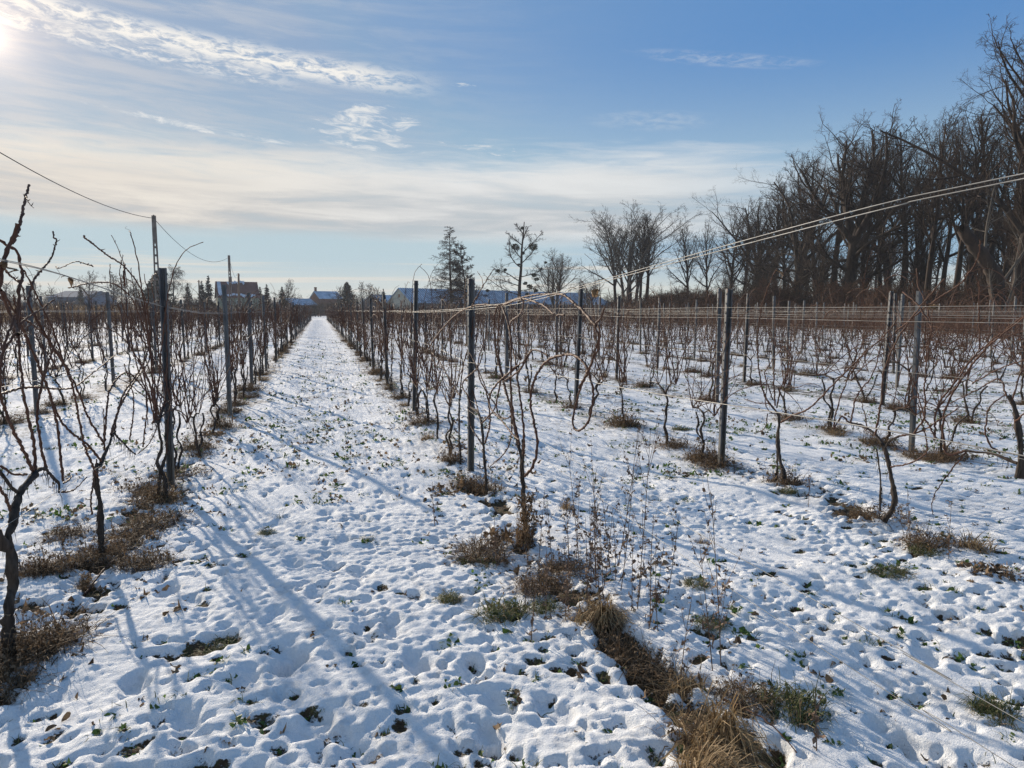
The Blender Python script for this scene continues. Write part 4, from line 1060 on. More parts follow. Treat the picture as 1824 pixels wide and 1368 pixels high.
def bare_tree(kind, seed, H, twig_r=.011, dens=1.0):
    r = np.random.default_rng(seed); tr = MB(); cr_ = MB()
    def trunk_line(h, r0, r1, wob, lean=(0, 0), n=12, base=(0, 0)):
        P = [np.array([base[0], base[1], -.3])]; d = nrm(np.array([lean[0], lean[1], 1.0])); b = r.normal(0, wob, 3)*np.array([1, 1, .2])
        for i in range(n): d = nrm(d+r.normal(0, wob, 3)*np.array([1, 1, .2])+np.array([0, 0, .06])); P.append(P[-1]+d*h/n)
        t = np.linspace(0, 1, n+1); R = r0+(r1-r0)*t**.9; R[0] *= 1.5; R[1] *= 1.15
        return np.array(P)[None], R[None]
    K = lambda k_: max(2, int(round(k_*dens)))
    lev = []
    if kind == 'oak':
        T = trunk_line(H*.42, H*.026, H*.020, .03); lev.append(T)
        Lm = branch_level(*T, 6, .78, 1.0, .52, .20, 1.42, 9, .06, .10, .62, .05, r, .15)
        L2 = branch_level(*T, 7, .42, .9, 1.15, .2, .95, 8, .05, .13, .38, .05, r, .3)
        lead = branch_level(*T, 1, .98, 1.0, .15, .05, 1.3, 9, .08, .09, .8, .05, r, 0)
        big = (np.concatenate([resample_b(x_[0], 10) for x_ in (Lm, L2, lead)]), np.concatenate([resample_r(x_[1], 10) for x_ in (Lm, L2, lead)]))
        A = branch_level(*big, K(10), .22, 1, .75, .25, .52, 6, .05, .14, .55, .03, r, .45)
        Bb = branch_level(*A, K(7), .2, 1, .75, .3, .50, 5, .05, .16, .55, .017, r, .4)
        C = branch_level(*Bb, K(6), .15, 1, .7, .3, .50, 4, .05, .16, .6, twig_r, r, .4)
        Dd = branch_level(*C, 5, .2, 1, .7, .3, .6, 3, .04, .16, .7, twig_r*.7, r, .3)
    elif kind in ('ash', 'tall', 'alder'):
        hh = {'ash': .92, 'tall': .95, 'alder': .95}[kind]
        T = trunk_line(H*hh, H*(.012 if kind == 'alder' else .020), H*.003, .045); lev.append(T)
        big = branch_level(*T, {'ash': 20, 'tall': 22, 'alder': 30}[kind], {'ash': .33, 'tall': .42, 'alder': .2}[kind], .97, {'ash': .78, 'tall': .72, 'alder': 1.1}[kind], .16, {'ash': .46, 'tall': .34, 'alder': .26}[kind], 8, {'ash': .085, 'tall': .10, 'alder': .03}[kind], .10, .62, .04, r, .72)
        A = branch_level(*big, K(9), .15, 1, .80, .25, .44, 6, .06, .13, .5, .022, r, .45)
        Bb = branch_level(*A, K(6), .15, 1, .75, .28, .46, 5, .05, .15, .6, .014, r, .4)
        C = branch_level(*Bb, K(5), .15, 1, .75, .28, .5, 3, .04, .15, .65, twig_r, r, .3)
        Dd = branch_level(*C, 5, .15, 1, .6, .25, .6, 3, .05, .12, .7, twig_r*.7, r, .3)
    elif kind == 'multi':
        lines = [trunk_line(H*r.uniform(.50, .62), H*.0115, H*.006, .03, (r.normal(0, .16), r.normal(0, .16)), base=(r.normal(0, .5), r.normal(0, .5))) for _ in range(4)]
        T = (np.concatenate([l[0] for l in lines]), np.concatenate([l[1] for l in lines])); lev.append(T)
        big = branch_level(*T, 9, .36, 1.0, .62, .18, .74, 9, .055, .08, .60, .03, r, .25)
        A = branch_level(*big, K(8), .2, 1, .62, .2, .42, 6, .06, .10, .5, .02, r, .45)
        Bb = branch_level(*A, K(6), .15, 1, .6, .22, .46, 5, .06, .11, .6, .013, r, .4)
        C = branch_level(*Bb, K(5), .15, 1, .6, .22, .5, 3, .05, .12, .65, twig_r, r, .3)
        Dd = branch_level(*C, 4, .2, 1, .6, .22, .6, 3, .05, .12, .7, twig_r*.7, r, .3)
    elif kind == 'birch':
        T = trunk_line(H*.9, H*.013, H*.003, .03); lev.append(T)
        big = branch_level(*T, 16, .35, .97, .6, .15, .40, 8, .02, .06, .4, .03, r, .6)
        A = branch_level(*big, K(9), .2, 1, .6, .2, .5, 7, -.12, .06, .5, .016, r, .4)
        Bb = branch_level(*A, K(9), .15, 1, .5, .2, .55, 6, -.22, .06, .6, .010, r, .2)
        C = branch_level(*Bb, K(4), .15, 1, .4, .2, .6, 4, -.2, .05, .7, twig_r*.8, r, .2); Dd = None
    elif kind == 'larch':
        T = trunk_line(H, H*.014, H*.002, .012); lev.append(T)
        big = branch_level(*T, 95, .14, .99, 1.42, .14, .235, 6, -.005, .05, .30, .022, r, .86)
        A = branch_level(*big, K(12), .12, 1, .85, .2, .36, 5, -.03, .10, .5, .018, r, .4)
        Bb = branch_level(*A, K(7), .1, 1, .8, .3, .42, 4, -.05, .12, .6, twig_r, r, .3)
        C = branch_level(*Bb, 4, .1, 1, .8, .3, .4, 3, -.02, .12, .7, twig_r*.7, r, .3); Dd = None
    else:                                       # shrub
        n_ = 9
        lines = [trunk_line(H*r.uniform(.45, .7), H*.009, H*.004, .06, (r.normal(0, .35), r.normal(0, .35)), base=(r.normal(0, .12*H), r.normal(0, .12*H)), n=8) for _ in range(n_)]
        T = (np.concatenate([l[0] for l in lines]), np.concatenate([l[1] for l in lines])); lev.append(T)
        big = branch_level(*T, 8, .1, 1.0, .6, .25, .62, 6, .06, .10, .6, .016, r, .3)
        A = branch_level(*big, K(8), .1, 1, .65, .3, .48, 5, .05, .13, .6, .011, r, .3)
        Bb = branch_level(*A, K(6), .1, 1, .65, .3, .5, 4, .04, .15, .7, twig_r, r, .3); C = branch_level(*Bb, 3, .1, 1, .65, .3, .5, 3, .04, .15, .7, twig_r*.7, r, .3); Dd = None
    tubes(tr, *lev[0], 10); tubes(cr_, *big, 6, 0); tubes(cr_, *A, 4, 0); tubes(cr_, *Bb, 3, 1); tubes(cr_, *C, 3, 1)
    if Dd is not None: tubes(cr_, *Dd, 3, 1)
    return tr, cr_, big, C
def resample_b(P, n):
    i = np.linspace(0, P.shape[1]-1, n); a = np.clip(i.astype(int), 0, P.shape[1]-2); w = (i-a)[None, :, None]
    return P[:, a]*(1-w)+P[:, a+1]*w
def resample_r(R, n):
    i = np.linspace(0, R.shape[1]-1, n); a = np.clip(i.astype(int), 0, R.shape[1]-2); w = (i-a)[None]
    return R[:, a]*(1-w)+R[:, a+1]*w
TREES = {}
def tree_kind(key, kind, seed, H, bark='bark', twig='twig', **kw):
    tr, cr_, big, C = bare_tree(kind, seed, H, **kw)
    top = max(float(a[:, 2].max()) for a in cr_.v)          # true height of what grew
    TREES[key] = (tr.mesh('trunk', M[bark]), cr_.mesh('crown', [M[bark], M[twig]]), top, big, C)
for i in range(3): tree_kind(f'oak{i}', 'oak', 300+i, 22, dens=.9, twig_r=.0085)
for i in range(4): tree_kind(f'ash{i}', 'ash', 320+i, 20, dens=.85, twig_r=.0075)
for i in range(3): tree_kind(f'tall{i}', 'tall', 340+i, 20, dens=.8, twig_r=.0075)
for i in range(2): tree_kind(f'multi{i}', 'multi', 360+i, 20, bark='palebark', dens=.85)
for i in range(4): tree_kind(f'shrub{i}', 'shrub', 380+i, 5, twig_r=.006)
for i in range(3): tree_kind(f'rust{i}', 'shrub', 390+i, 6, twig='rusttwig', twig_r=.014)
tree_kind('larch', 'larch', 400, 17, twig_r=.017); tree_kind('alder', 'alder', 401, 14, twig_r=.019, dens=1.15); tree_kind('birch', 'birch', 402, 13)
for i in range(2): tree_kind(f'far{i}', 'ash', 410+i, 12, dens=.7, twig_r=.018)
def plant(key, p, H, label, group=None, name='bare_tree', cat='tree', rz=None, wide=1.0):
    tm, cm, h0, _, _ = TREES[key]; s = H/h0
    t = thing(name, label, cat, (p[0], p[1], 0), rng.random()*6.28 if rz is None else rz, group, (s*wide, s*wide, s))
    for nm, me in (('trunk', tm), ('crown', cm)):
        o = bpy.data.objects.new(nm, me); COL.objects.link(o); o.parent = t
    return t
def top_h(px, py, depth):
    d = ray(px, py); return EYE+d[2]*depth/(d @ np.array([math.sin(YAW), math.cos(YAW), 0]))
WG = 'trees along the edge of the wood'
for key, px, dep, ty, wide, lab in [
    ('oak0', 1500, 72, 186, 1.2, 'broad-crowned dark oak, the widest tree of the wood edge'),
    ('ash1', 1222, 118, 392, .9, 'slender bare tree standing just left of the wood'),
    ('ash2', 1258, 112, 388, .8, 'bare tree at the left tip of the wood'),
    ('ash0', 1295, 102, 362, .9, 'bare tree next to the left tip of the wood, rusty brush below'),
    ('oak1', 1338, 96, 330, 1.0, 'knobbly bare tree where the wood begins to climb'),
    ('tall1', 1372, 90, 308, 1.0, 'thin tall tree just left of the crooked-limbed oak'),
    ('oak2', 1408, 82, 268, 1.05, 'crooked-limbed oak reaching left, second widest of the wood edge'),
    ('tall2', 1450, 84, 262, .9, 'straight dark tree between the two oaks'),
    ('ash3', 1560, 76, 215, .75, 'forked tree right behind the broad oak'),
    ('tall0', 1598, 68, 205, 1.0, 'upright many-limbed tree right of the broad oak'),
    ('ash0', 1640, 62, 190, .85, 'leaning slim-trunked tree between broad oak and forked tall tree'),
    ('ash1', 1690, 58, 172, .85, 'tall tree with forked trunk left of the tallest one'),
    ('tall1', 1735, 60, 215, .9, 'dark straight tree behind the broken trunk'),
    ('ash2', 1795, 45, -12, 1.2, 'tallest bare tree, at the right edge of the picture'),
    ('oak1', 1885, 47, 60, .75, 'tree leaning in from beyond the right edge'),
    ('ash3', 1960, 44, 60, .9, 'wood edge tree just outside the right border'),
    ('tall2', 1318, 108, 375, 1.1, 'thin tree behind the rusty brush at the left of the wood'), ('ash3', 1355, 100, 345, .8, 'slim tree behind the knobbly one'), ('ash2', 1392, 94, 305, .8, 'tree rising behind the crooked-limbed oak on its left'),
    ('ash0', 1432, 90, 275, .75, 'tree seen between crooked oak and broad oak'), ('tall0', 1476, 86, 232, 1.1, 'straight tree through the left half of the broad oak crown'), ('ash1', 1530, 82, 225, .75, 'tree through the right half of the broad oak crown'),
    ('tall1', 1578, 78, 215, 1.1, 'thin tree right behind the forked tree'), ('oak2', 1622, 74, 205, .6, 'narrow oak behind the leaning slim-trunked tree'), ('ash2', 1665, 70, 200, .75, 'tree behind and left of the forked tall tree'), ('tall2', 1712, 66, 190, 1.1, 'upright tree right behind the forked tall tree'), ('ash3', 1765, 58, 170, .75, 'tree behind the left side of the tallest one')]:
    plant(key, at_depth(px, dep), top_h(px, ty, dep), lab, WG, wide=wide)
env_x = [1190, 1250, 1330, 1400, 1500, 1600, 1700, 1760, 1830, 2100]; env_y = [490, 465, 430, 400, 365, 355, 340, 315, 260, 240]
cnt = 0; keys = ['ash0', 'ash1', 'ash2', 'ash3', 'tall0', 'tall1', 'tall2', 'oak1', 'oak2', 'tall0', 'tall1']
while cnt < 44:
    p = (46.5+38*rng.random()**1.3, 22+104*rng.random()); x, y, z = project((p[0], p[1], 0))
    if not (1205 < x < 1950) or z < 40: continue
    H = min(top_h(x, np.interp(x, env_x, env_y)+rng.uniform(-6, 90), z), 23)
    if H < 7: continue
    plant(keys[int(rng.integers(len(keys)))], p, H, 'dark bare tree deep in the wood behind its edge', 'trees deep inside the wood', wide=rng.uniform(.6, .95)); cnt += 1
for i in range(150):                                   # brush and young trees under the wood's edge
    y = 24+95*rng.random(); p = (43.6+7*rng.random()**1.6+(2 if y > 100 else 0), y); x, _, z = project((p[0], p[1], 0))
    if not (1150 < x < 1900): continue
    rust = rng.random() < (.55 if x < 1420 else .25)
    plant(f'rust{rng.integers(3)}' if rust else f'shrub{rng.integers(4)}', p, rng.uniform(2.2, 5.5) if rust else rng.uniform(2.0, 4.6),
          'rust-brown leafy brush under the wood edge' if rust else 'tangled grey bare brush under the wood edge', 'brush under the edge of the wood', 'forest_shrub', 'shrub', wide=rng.uniform(.8, 1.3))
for i in range(130):
    p = (50+30*rng.random(), 24+100*rng.random()); x, _, z = project((p[0], p[1], 0))
    if 1190 < x < 1900: plant(f'shrub{rng.integers(4)}', p, rng.uniform(3, 6.5), 'grey thicket inside the wood between the trunks', 'thickets inside the wood', 'forest_shrub', 'shrub', wide=1.3)
# the thicket at the back of the wood reads as one mass
def wood_mass():
    mb = MB(); r = np.random.default_rng(5)
    src = [(TREES[k_][3], TREES[k_][2]) for k_ in ('ash0', 'ash2', 'tall0', 'tall2', 'oak2')]
    for i in range(60):
        p = (78+34*r.random(), 10+135*r.random()); (P, R), h0 = src[int(r.integers(5))]
        x, y, z = project((*p, 0)); 
        if z < 40 or not (1180 < x < 1950): continue
        H = min(top_h(x, np.interp(x, env_x, env_y)+r.uniform(30, 120), z), 20); s = H/h0; a = r.random()*6.28
        Rm = np.array([[math.cos(a), math.sin(a), 0], [-math.sin(a), math.cos(a), 0], [0, 0, 1]])*s
        tubes(mb, resample_b(P, 6) @ Rm+np.array([*p, 0]), resample_r(R, 6)*s, 3)
        tubes(mb, np.array([[*p, -.3], [*p, H*.5], [*p, H*.9]])+np.array([[0, 0, 0], [.1, .2, 0], [0, 0, 0]]), np.array([H*.014, H*.010, .03]), 6)
        q, rr_ = branch_level(resample_b(P, 6), resample_r(R, 6), 9, .2, 1, .7, .3, .45, 3, .05, .15, .5, .03, r)
        tubes(mb, q @ Rm+np.array([*p, 0]), rr_, 3)
        blades(mb, 60, 2.2, r.uniform(2.5, 5.5), .03, r, .5, .35, 0, p[0], p[1])
    tag(mb.build('deep_wood', M['bark']), 'dark mass of trunks and branches at the back of the wood', 'wood', kind='stuff')
wood_mass()
# the broken trunk leaning at the right
def broken_trunk():
    b = at_depth(1782, 41); t = thing('broken_tree', 'snapped dead trunk leaning left before the wood, jagged top', 'dead tree', (b[0], b[1], 0))
    top = at_depth(1697, 41); top[2] = top_h(1697, 412, 41); mid = (b+top)/2; kn = at_depth(1757, 41); kn[2] = top_h(1757, 490, 41)
    r = np.random.default_rng(9); mb = MB()
    P = smooth_line(np.array([b-np.array([0, 0, .3]), b*.45+kn*.55, kn, kn*.5+top*.5+np.array([.05, 0, .1]), top])-np.array([b[0], b[1], 0]), 5)
    Q, L = resample(P, 26); tubes(mb, Q, np.linspace(.46, .30, 26)*(1+r.normal(0, .07, 26)), 11)
    v = mb.v[0].reshape(26, 11, 3); v += r.normal(0, .03, v.shape).astype(np.float32)
    v[-1] += (np.array([-.12, 0, .35])[None]*r.random((11, 1))).astype(np.float32)
    for j in range(7):
        a = v[-1][j % 11]; e = a+np.array([r.normal(-.1, .1), r.normal(0, .06), r.uniform(.15, .5)]); tubes(mb, np.array([a, (a+e)/2, e]), np.array([.07, .05, .01]), 4)
    mb.build('trunk', M['bark'], t)
    lb = MB()
    for f, d, l in [(.72, (.5, .3, .9), 4.2), (.45, (.6, -.2, 1), 5.5), (.30, (-.5, .1, .6), 2.5), (.6, (-.4, .3, .3), 1.4), (.2, (.7, .1, .8), 4.0)]:
        i = int(f*25); q = grow_cane(Q[i], d, l, r, .05, .10, n=8); q, _ = resample(q, 12); R = np.linspace(.085, .03, 12); tubes(lb, q, R, 6)
        A = branch_level(q[None], R[None], 9, .25, 1, .7, .25, .45, 6, .04, .12, .5, .014, r); tubes(lb, *A, 4)
        B2 = branch_level(*A, 6, .2, 1, .7, .25, .5, 4, .03, .12, .6, .009, r); tubes(lb, *B2, 3)
    lb.build('limbs', M['palebark'], t)
broken_trunk()

# free-standing trees before and beside the long barn
LG = 'free-standing trees by the long barn'
t = plant('larch', at_depth(806, 128), top_h(806, 402, 128), 'spire-shaped feathery larch rising over the barn roof', LG, 'larch_tree', wide=1.35)
plant('alder', at_depth(831, 130), top_h(831, 432, 130), 'rounder feathery tree leaning against the larch', LG, 'alder_tree', wide=1.4)
def mistletoe_tree():
    tr, cr_, big, C = bare_tree('alder', 77, 19, twig_r=.016, dens=.62)
    r = np.random.default_rng(4); H = top_h(930, 392, 128); p = at_depth(924, 128)
    t = thing('mistletoe_tree', 'gnarled one-sided tree hung with dark mistletoe balls, before the barn', 'tree', (p[0], p[1], 0), .4, LG, (H/19*1.3, H/19*1.3, H/19))
    # sparse crown with long crooked limbs
    T = np.array([[0, 0, -.3], [.2, .1, 3], [.3, .2, 6.5], [.6, .2, 10], [.8, .3, 13.5], [1.0, .2, 16.5], [1.1, .1, 18.8]]); T = smooth_line(T, 4); R = np.linspace(.34, .06, len(T))
    mt, mc = MB(), MB(); tubes(mt, T, R, 10); mt.build('trunk', M['bark'], t)
    u = np.array([rgt[0], rgt[1], 0]); a0 = -.4; u = np.array([u[0]*math.cos(a0)-u[1]*math.sin(a0), u[0]*math.sin(a0)+u[1]*math.cos(a0), 0])
    bl = []
    for z, s, l, up in [(3.2, 1, 2.2, .5), (4.4, -1, 5.2, .35), (5.6, 1, 3.6, .1), (6.8, -1, 3.2, .3), (7.6, -1, 6.8, .30), (8.4, 1, 3.0, .2), (9.8, -1, 5.5, .55), (11, 1, 4.0, .7), (12.2, -1, 3.4, .9), (13.0, 1, 4.4, .9), (14.4, -1, 3.0, 1.1), (15, 1, 2.8, 1.3), (16.5, -1, 2.0, 1.6)]:
        i = np.argmin(abs(T[:, 2]-z)); q = grow_cane(T[i], u*s+np.array([r.normal(0, .4), r.normal(0, .4), up]), l*r.uniform(.9, 1.1), r, .03, .16, n=8); bl.append(resample(q, 10)[0])
    bl = np.array(bl); br = np.linspace(.10, .04, 10)[None]*np.ones((len(bl), 1)); tubes(mc, bl, br, 6, 0)
    A = branch_level(bl, br, 12, .15, 1, .8, .25, .42, 6, .05, .16, .5, .03, r); B2 = branch_level(*A, 7, .2, 1, .75, .3, .5, 4, .05, .18, .6, .02, r); C2 = branch_level(*B2, 6, .15, 1, .7, .3, .5, 3, .04, .18, .7, .014, r)
    tubes(mc, *A, 4, 0); tubes(mc, *B2, 3, 1); tubes(mc, *C2, 3, 1); mc.build('crown', [M['bark'], M['twig']], t)
    for s_, z, rr_ in [(-1.0, 14.0, .75), (1.6, 14.0, .85), (.2, 12.8, .35), (-.2, 17.6, .35), (-3.4, 9.4, .4), (-2.4, 9.6, .35), (2.0, 8.6, .5), (3.0, 9.8, .3), (2.5, 7.8, .45), (1.5, 6.4, .55), (.8, 7.0, .4), (2.4, 5.6, .5), (1.2, 4.8, .45), (-4.8, 5.6, .35), (-3.2, 2.6, .35), (2.2, 2.4, .5), (-.4, 10.6, .3), (3.6, 11.0, .3), (6.2, 9.6, .4), (5.6, 10.2, .3)]:
        if s_ > 4: continue
        mb = MB(); n = int(260*rr_+60); d = nrm(r.normal(0, 1, (n, 3))); rad_ = rr_*r.uniform(.25, 1, (n, 1))**.6
        c = d*rad_; L = np.stack([c*.6, c*.8+r.normal(0, .03, c.shape), c], 1); strips(mb, L, np.full((n, 3), .045), nrm(np.cross(d, r.normal(0, 1, (n, 3)))))
        st = np.stack([c*0, c*.5, c], 1)[:40]; tubes(mb, st, np.full((len(st), 3), .012), 3)
        o = mb.build('mistletoe_ball', M['mistle'], t, smooth=False); k_ = np.argmin(abs(T[:, 2]-z)); o.location = T[k_]*np.array([1, 1, 0])+u*s_+np.array([0, 0, z])
mistletoe_tree()
plant('multi0', at_depth(988, 138), top_h(988, 440, 138), 'round-headed pale bare tree over the right end of the barn roof', LG, wide=1.3)
plant('multi1', at_depth(1046, 142), top_h(1046, 472, 142), 'smaller many-stemmed bare tree left of the tall clump', LG, wide=1.2)
plant('multi0', at_depth(1122, 128), top_h(1122, 352, 128), 'tallest fan-shaped bare tree of the clump beyond the barn end', LG, wide=1.3)
plant('ash1', at_depth(1096, 132), top_h(1096, 385, 132), 'left-hand tall tree of the clump, low limb reaching left', LG, wide=1.0)
plant('tall2', at_depth(1150, 130), top_h(1150, 380, 130), 'right-hand dark-trunked tree of the tall clump', LG, wide=1.1)
plant('tall0', at_depth(1136, 126), top_h(1136, 372, 126), 'inner straight tree of the tall clump', LG, wide=.9)
for i in range(26):
    px = 1096+rng.random()*125; plant(f'shrub{i % 4}', at_depth(px, rng.uniform(118, 150)), rng.uniform(3.0, 6.5), 'grey hedge shrub between the barn end and the wood', 'hedge shrubs beside the barn end', 'hedge_shrub', 'shrub', wide=1.3)

# ---------------------------------------------------------------- conifers and the village trees
def conifer_mesh(seed, H, wid, tip=.12, dens=1.0):
    r = np.random.default_rng(seed); mt, mc = MB(), MB()
    tubes(mt, np.array([[0, 0, -.3], [0, 0, H*.5], [0, 0, H*.98]]), np.array([H*.018, H*.011, .02]), 7)
    n = int(240*dens); z = H*(.04+.95*r.random(n)**.9); a = r.random(n)*6.283
    L = wid*(1-z/H)**.85*r.uniform(.6, 1.15, n)+.12
    d = np.stack([np.cos(a), np.sin(a), np.full(n, -.18)+.5*(z/H)], -1); P = np.stack([np.stack([np.zeros(n), np.zeros(n), z], -1)+d*(L*u)[:, None]+np.array([0, 0, .10])*(u**3*L)[:, None] for u in np.linspace(0, 1, 5)], 1)
    tubes(mc, P, np.linspace(.03, .01, 5)[None]*np.ones((n, 1)), 3)
    q, rr_ = branch_level(P, np.full(P.shape[:2], .02), 12, .1, 1, .9, .3, .38, 3, -.05, .1, .8, .02, r)
    S = nrm(np.cross(q[:, -1]-q[:, 0], r.normal(0, .5, (len(q), 3))+np.array([0, 0, 1.]))); strips(mc, q, np.full(q.shape[:2], .10)*np.array([1, 1, .8, .3]), S)
    return mt.mesh('trunk', M['bark']), mc.mesh('crown', M['needle'], smooth=False), H, None, None
for k_, sd, H, w in (('spruce0', 1, 10, 2.3), ('spruce1', 2, 10, 2.0), ('thuja', 3, 8, 3.4)): TREES[k_] = conifer_mesh(sd, H, w, dens=1.3 if k_ == 'thuja' else 1.0)
VT = 'trees around the village houses'
for key, px, dep, ty, wide, lab, nm in [
    ('thuja', 292, 165, 482, 1.1, 'wide dark evergreen behind the left post', 'evergreen_tree'), ('thuja', 275, 170, 500, .8, 'lower dark evergreen beside the wide one', 'evergreen_tree'),
    ('birch', 318, 172, 470, 1.2, 'weeping birch with drooping twigs beside the wide evergreen', 'birch_tree'),
    ('spruce0', 342, 185, 504, 1.0, 'small spruce left of the red-roofed house, farther left one', 'spruce_tree'), ('spruce1', 379, 180, 490, 1.0, 'taller pointed spruce left of the red-roofed house', 'spruce_tree'), ('spruce0', 367, 182, 500, 1.0, 'spruce half hidden by the tallest one left of the house', 'spruce_tree'),
    ('spruce1', 469, 190, 510, 1.0, 'small spruce at the right gable of the red-roofed house', 'spruce_tree'), ('spruce0', 481, 188, 506, 1.0, 'second spruce right of the red-roofed house', 'spruce_tree'),
    ('spruce1', 508, 180, 510, 1.2, 'dark spruce in front of the round bare tree', 'spruce_tree'), ('far0', 516, 186, 496, 1.1, 'round bare tree behind the dark spruce', 'bare_tree'),
    ('thuja', 622, 200, 502, 1.0, 'pointed bushy evergreen in the middle of the far hedge', 'evergreen_tree'), ('far1', 612, 205, 508, 1.0, 'bare tree left of the bushy evergreen', 'bare_tree'),
    ('far0', 645, 200, 500, .8, 'thin bare tree right of the bushy evergreen', 'bare_tree'), ('far1', 662, 205, 503, 1.1, 'round bare tree before the barn gable', 'bare_tree'), ('far0', 674, 200, 510, .9, 'lower bare tree nearest the barn gable', 'bare_tree'), ('spruce0', 686, 195, 514, .9, 'small conifer touching the barn gable', 'spruce_tree'),
    ('far0', 168, 200, 480, 1.0, 'lone round bare tree on the left skyline', 'bare_tree'), ('far1', 208, 205, 484, 1.0, 'bare tree right of the lone round one', 'bare_tree'), ('far0', 236, 205, 488, 1.2, 'wide bare tree of the left skyline thicket', 'bare_tree'), ('far1', 255, 200, 496, 1.0, 'low bare tree left of the wide evergreen', 'bare_tree'),
    ('spruce1', 153, 210, 508, 1.0, 'small spruce beside the blue-grey hall', 'spruce_tree'), ('far1', 75, 215, 502, 1.2, 'bare tree above the snowy field at the left', 'bare_tree'), ('far0', 105, 220, 510, 1.2, 'bare tree behind the blue-grey hall', 'bare_tree'), ('far1', 20, 210, 500, 1.3, 'bare tree at the far left edge', 'bare_tree'), ('far0', 450, 215, 515, 1.0, 'bare tree behind the red roof', 'bare_tree'), ('far1', 420, 230, 512, 1.0, 'bare tree top behind the middle of the red roof', 'bare_tree')]:
    plant(key, at_depth(px, dep), max(3, top_h(px, ty, dep)), lab, VT, nm, wide=wide)
for i in range(60):
    px = -20+rng.random()*720; plant(f'shrub{i % 4}', at_depth(px, rng.uniform(175, 215)), rng.uniform(3.0, 5.8), 'hazy grey hedge shrub along the edge of the village', 'hedge shrubs along the village', 'hedge_shrub', 'shrub', wide=1.6)
def far_woods():
    mb = MB(); r = np.random.default_rng(6); srcs = [(TREES[k_][3], TREES[k_][4], TREES[k_][2]) for k_ in ('far0', 'far1', 'shrub0')]
    for i in range(120):
        px = -150+r.random()*1450; dep = r.uniform(270, 400); p = at_depth(px, dep); (P, R), (C, CR), h0 = srcs[int(r.integers(3))]; H = r.uniform(7, 10.5); s = H/h0; a = r.random()*6.28
        Rm = np.array([[math.cos(a)*1.4, math.sin(a)*1.4, 0], [-math.sin(a)*1.4, math.cos(a)*1.4, 0], [0, 0, 1]])*s
        tubes(mb, resample_b(P, 5) @ Rm+p, resample_r(R, 5)*s*1.3, 3); k_ = r.permutation(len(C))[:900]
        tubes(mb, resample_b(C[k_], 3) @ Rm+p, np.full((len(k_), 3), .05), 3)
    tag(mb.build('far_woods', M['twig']), 'hazy line of far woods behind the village roofs', 'wood', kind='stuff')
far_woods()

# ---------------------------------------------------------------- farm buildings
M['render'] = simple('pale_render', (0.42, 0.40, 0.33), (0.58, 0.56, 0.47), 0.6, 0.9, bump=.2, bscale=6)
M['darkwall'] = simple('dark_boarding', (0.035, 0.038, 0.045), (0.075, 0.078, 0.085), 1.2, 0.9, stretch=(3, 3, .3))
M['snowroof'] = simple('snow_dusted_sheeting', (0.22, 0.32, 0.42), (0.48, 0.58, 0.68), 0.35, 0.9, spec=.08)
M['rib'] = simple('roof_sheet_rib', (0.045, 0.06, 0.085), (0.10, 0.12, 0.15), 0.5, 0.6)
M['redroof'] = simple('red_tiles_with_snow', (0.07, 0.028, 0.022), (0.15, 0.07, 0.06), 0.45, 0.85)
M['snow'] = simple('roof_snow', (0.40, 0.44, 0.50), (0.56, 0.60, 0.65), 0.6, 0.7)
M['glass'] = simple('window_glass', (0.02, 0.022, 0.026), (0.05, 0.055, 0.06), 0.5, 0.15, spec=.5)
M['rust'] = simple('weathered_shutter', (0.20, 0.09, 0.04), (0.34, 0.17, 0.08), 2, 0.8)
M['hall'] = simple('blue_grey_cladding', (0.09, 0.125, 0.17), (0.13, 0.165, 0.21), .6, 0.95, spec=.05)
M['brick'] = simple('dark_brick', (0.12, 0.06, 0.045), (0.19, 0.10, 0.075), 1.5, 0.9)
M['greenwall'] = simple('pale_green_render', (0.16, 0.175, 0.13), (0.22, 0.235, 0.175), .6, 0.9)
def frame(a, b, W):
    """local axes of a building whose near long side runs a -> b, going back W"""
    ex = b-a; Ln = np.linalg.norm(ex); ex /= Ln; ey = np.array([-ex[1], ex[0], 0])
    if ey @ a < 0: ey = -ey
    return ex, ey, Ln
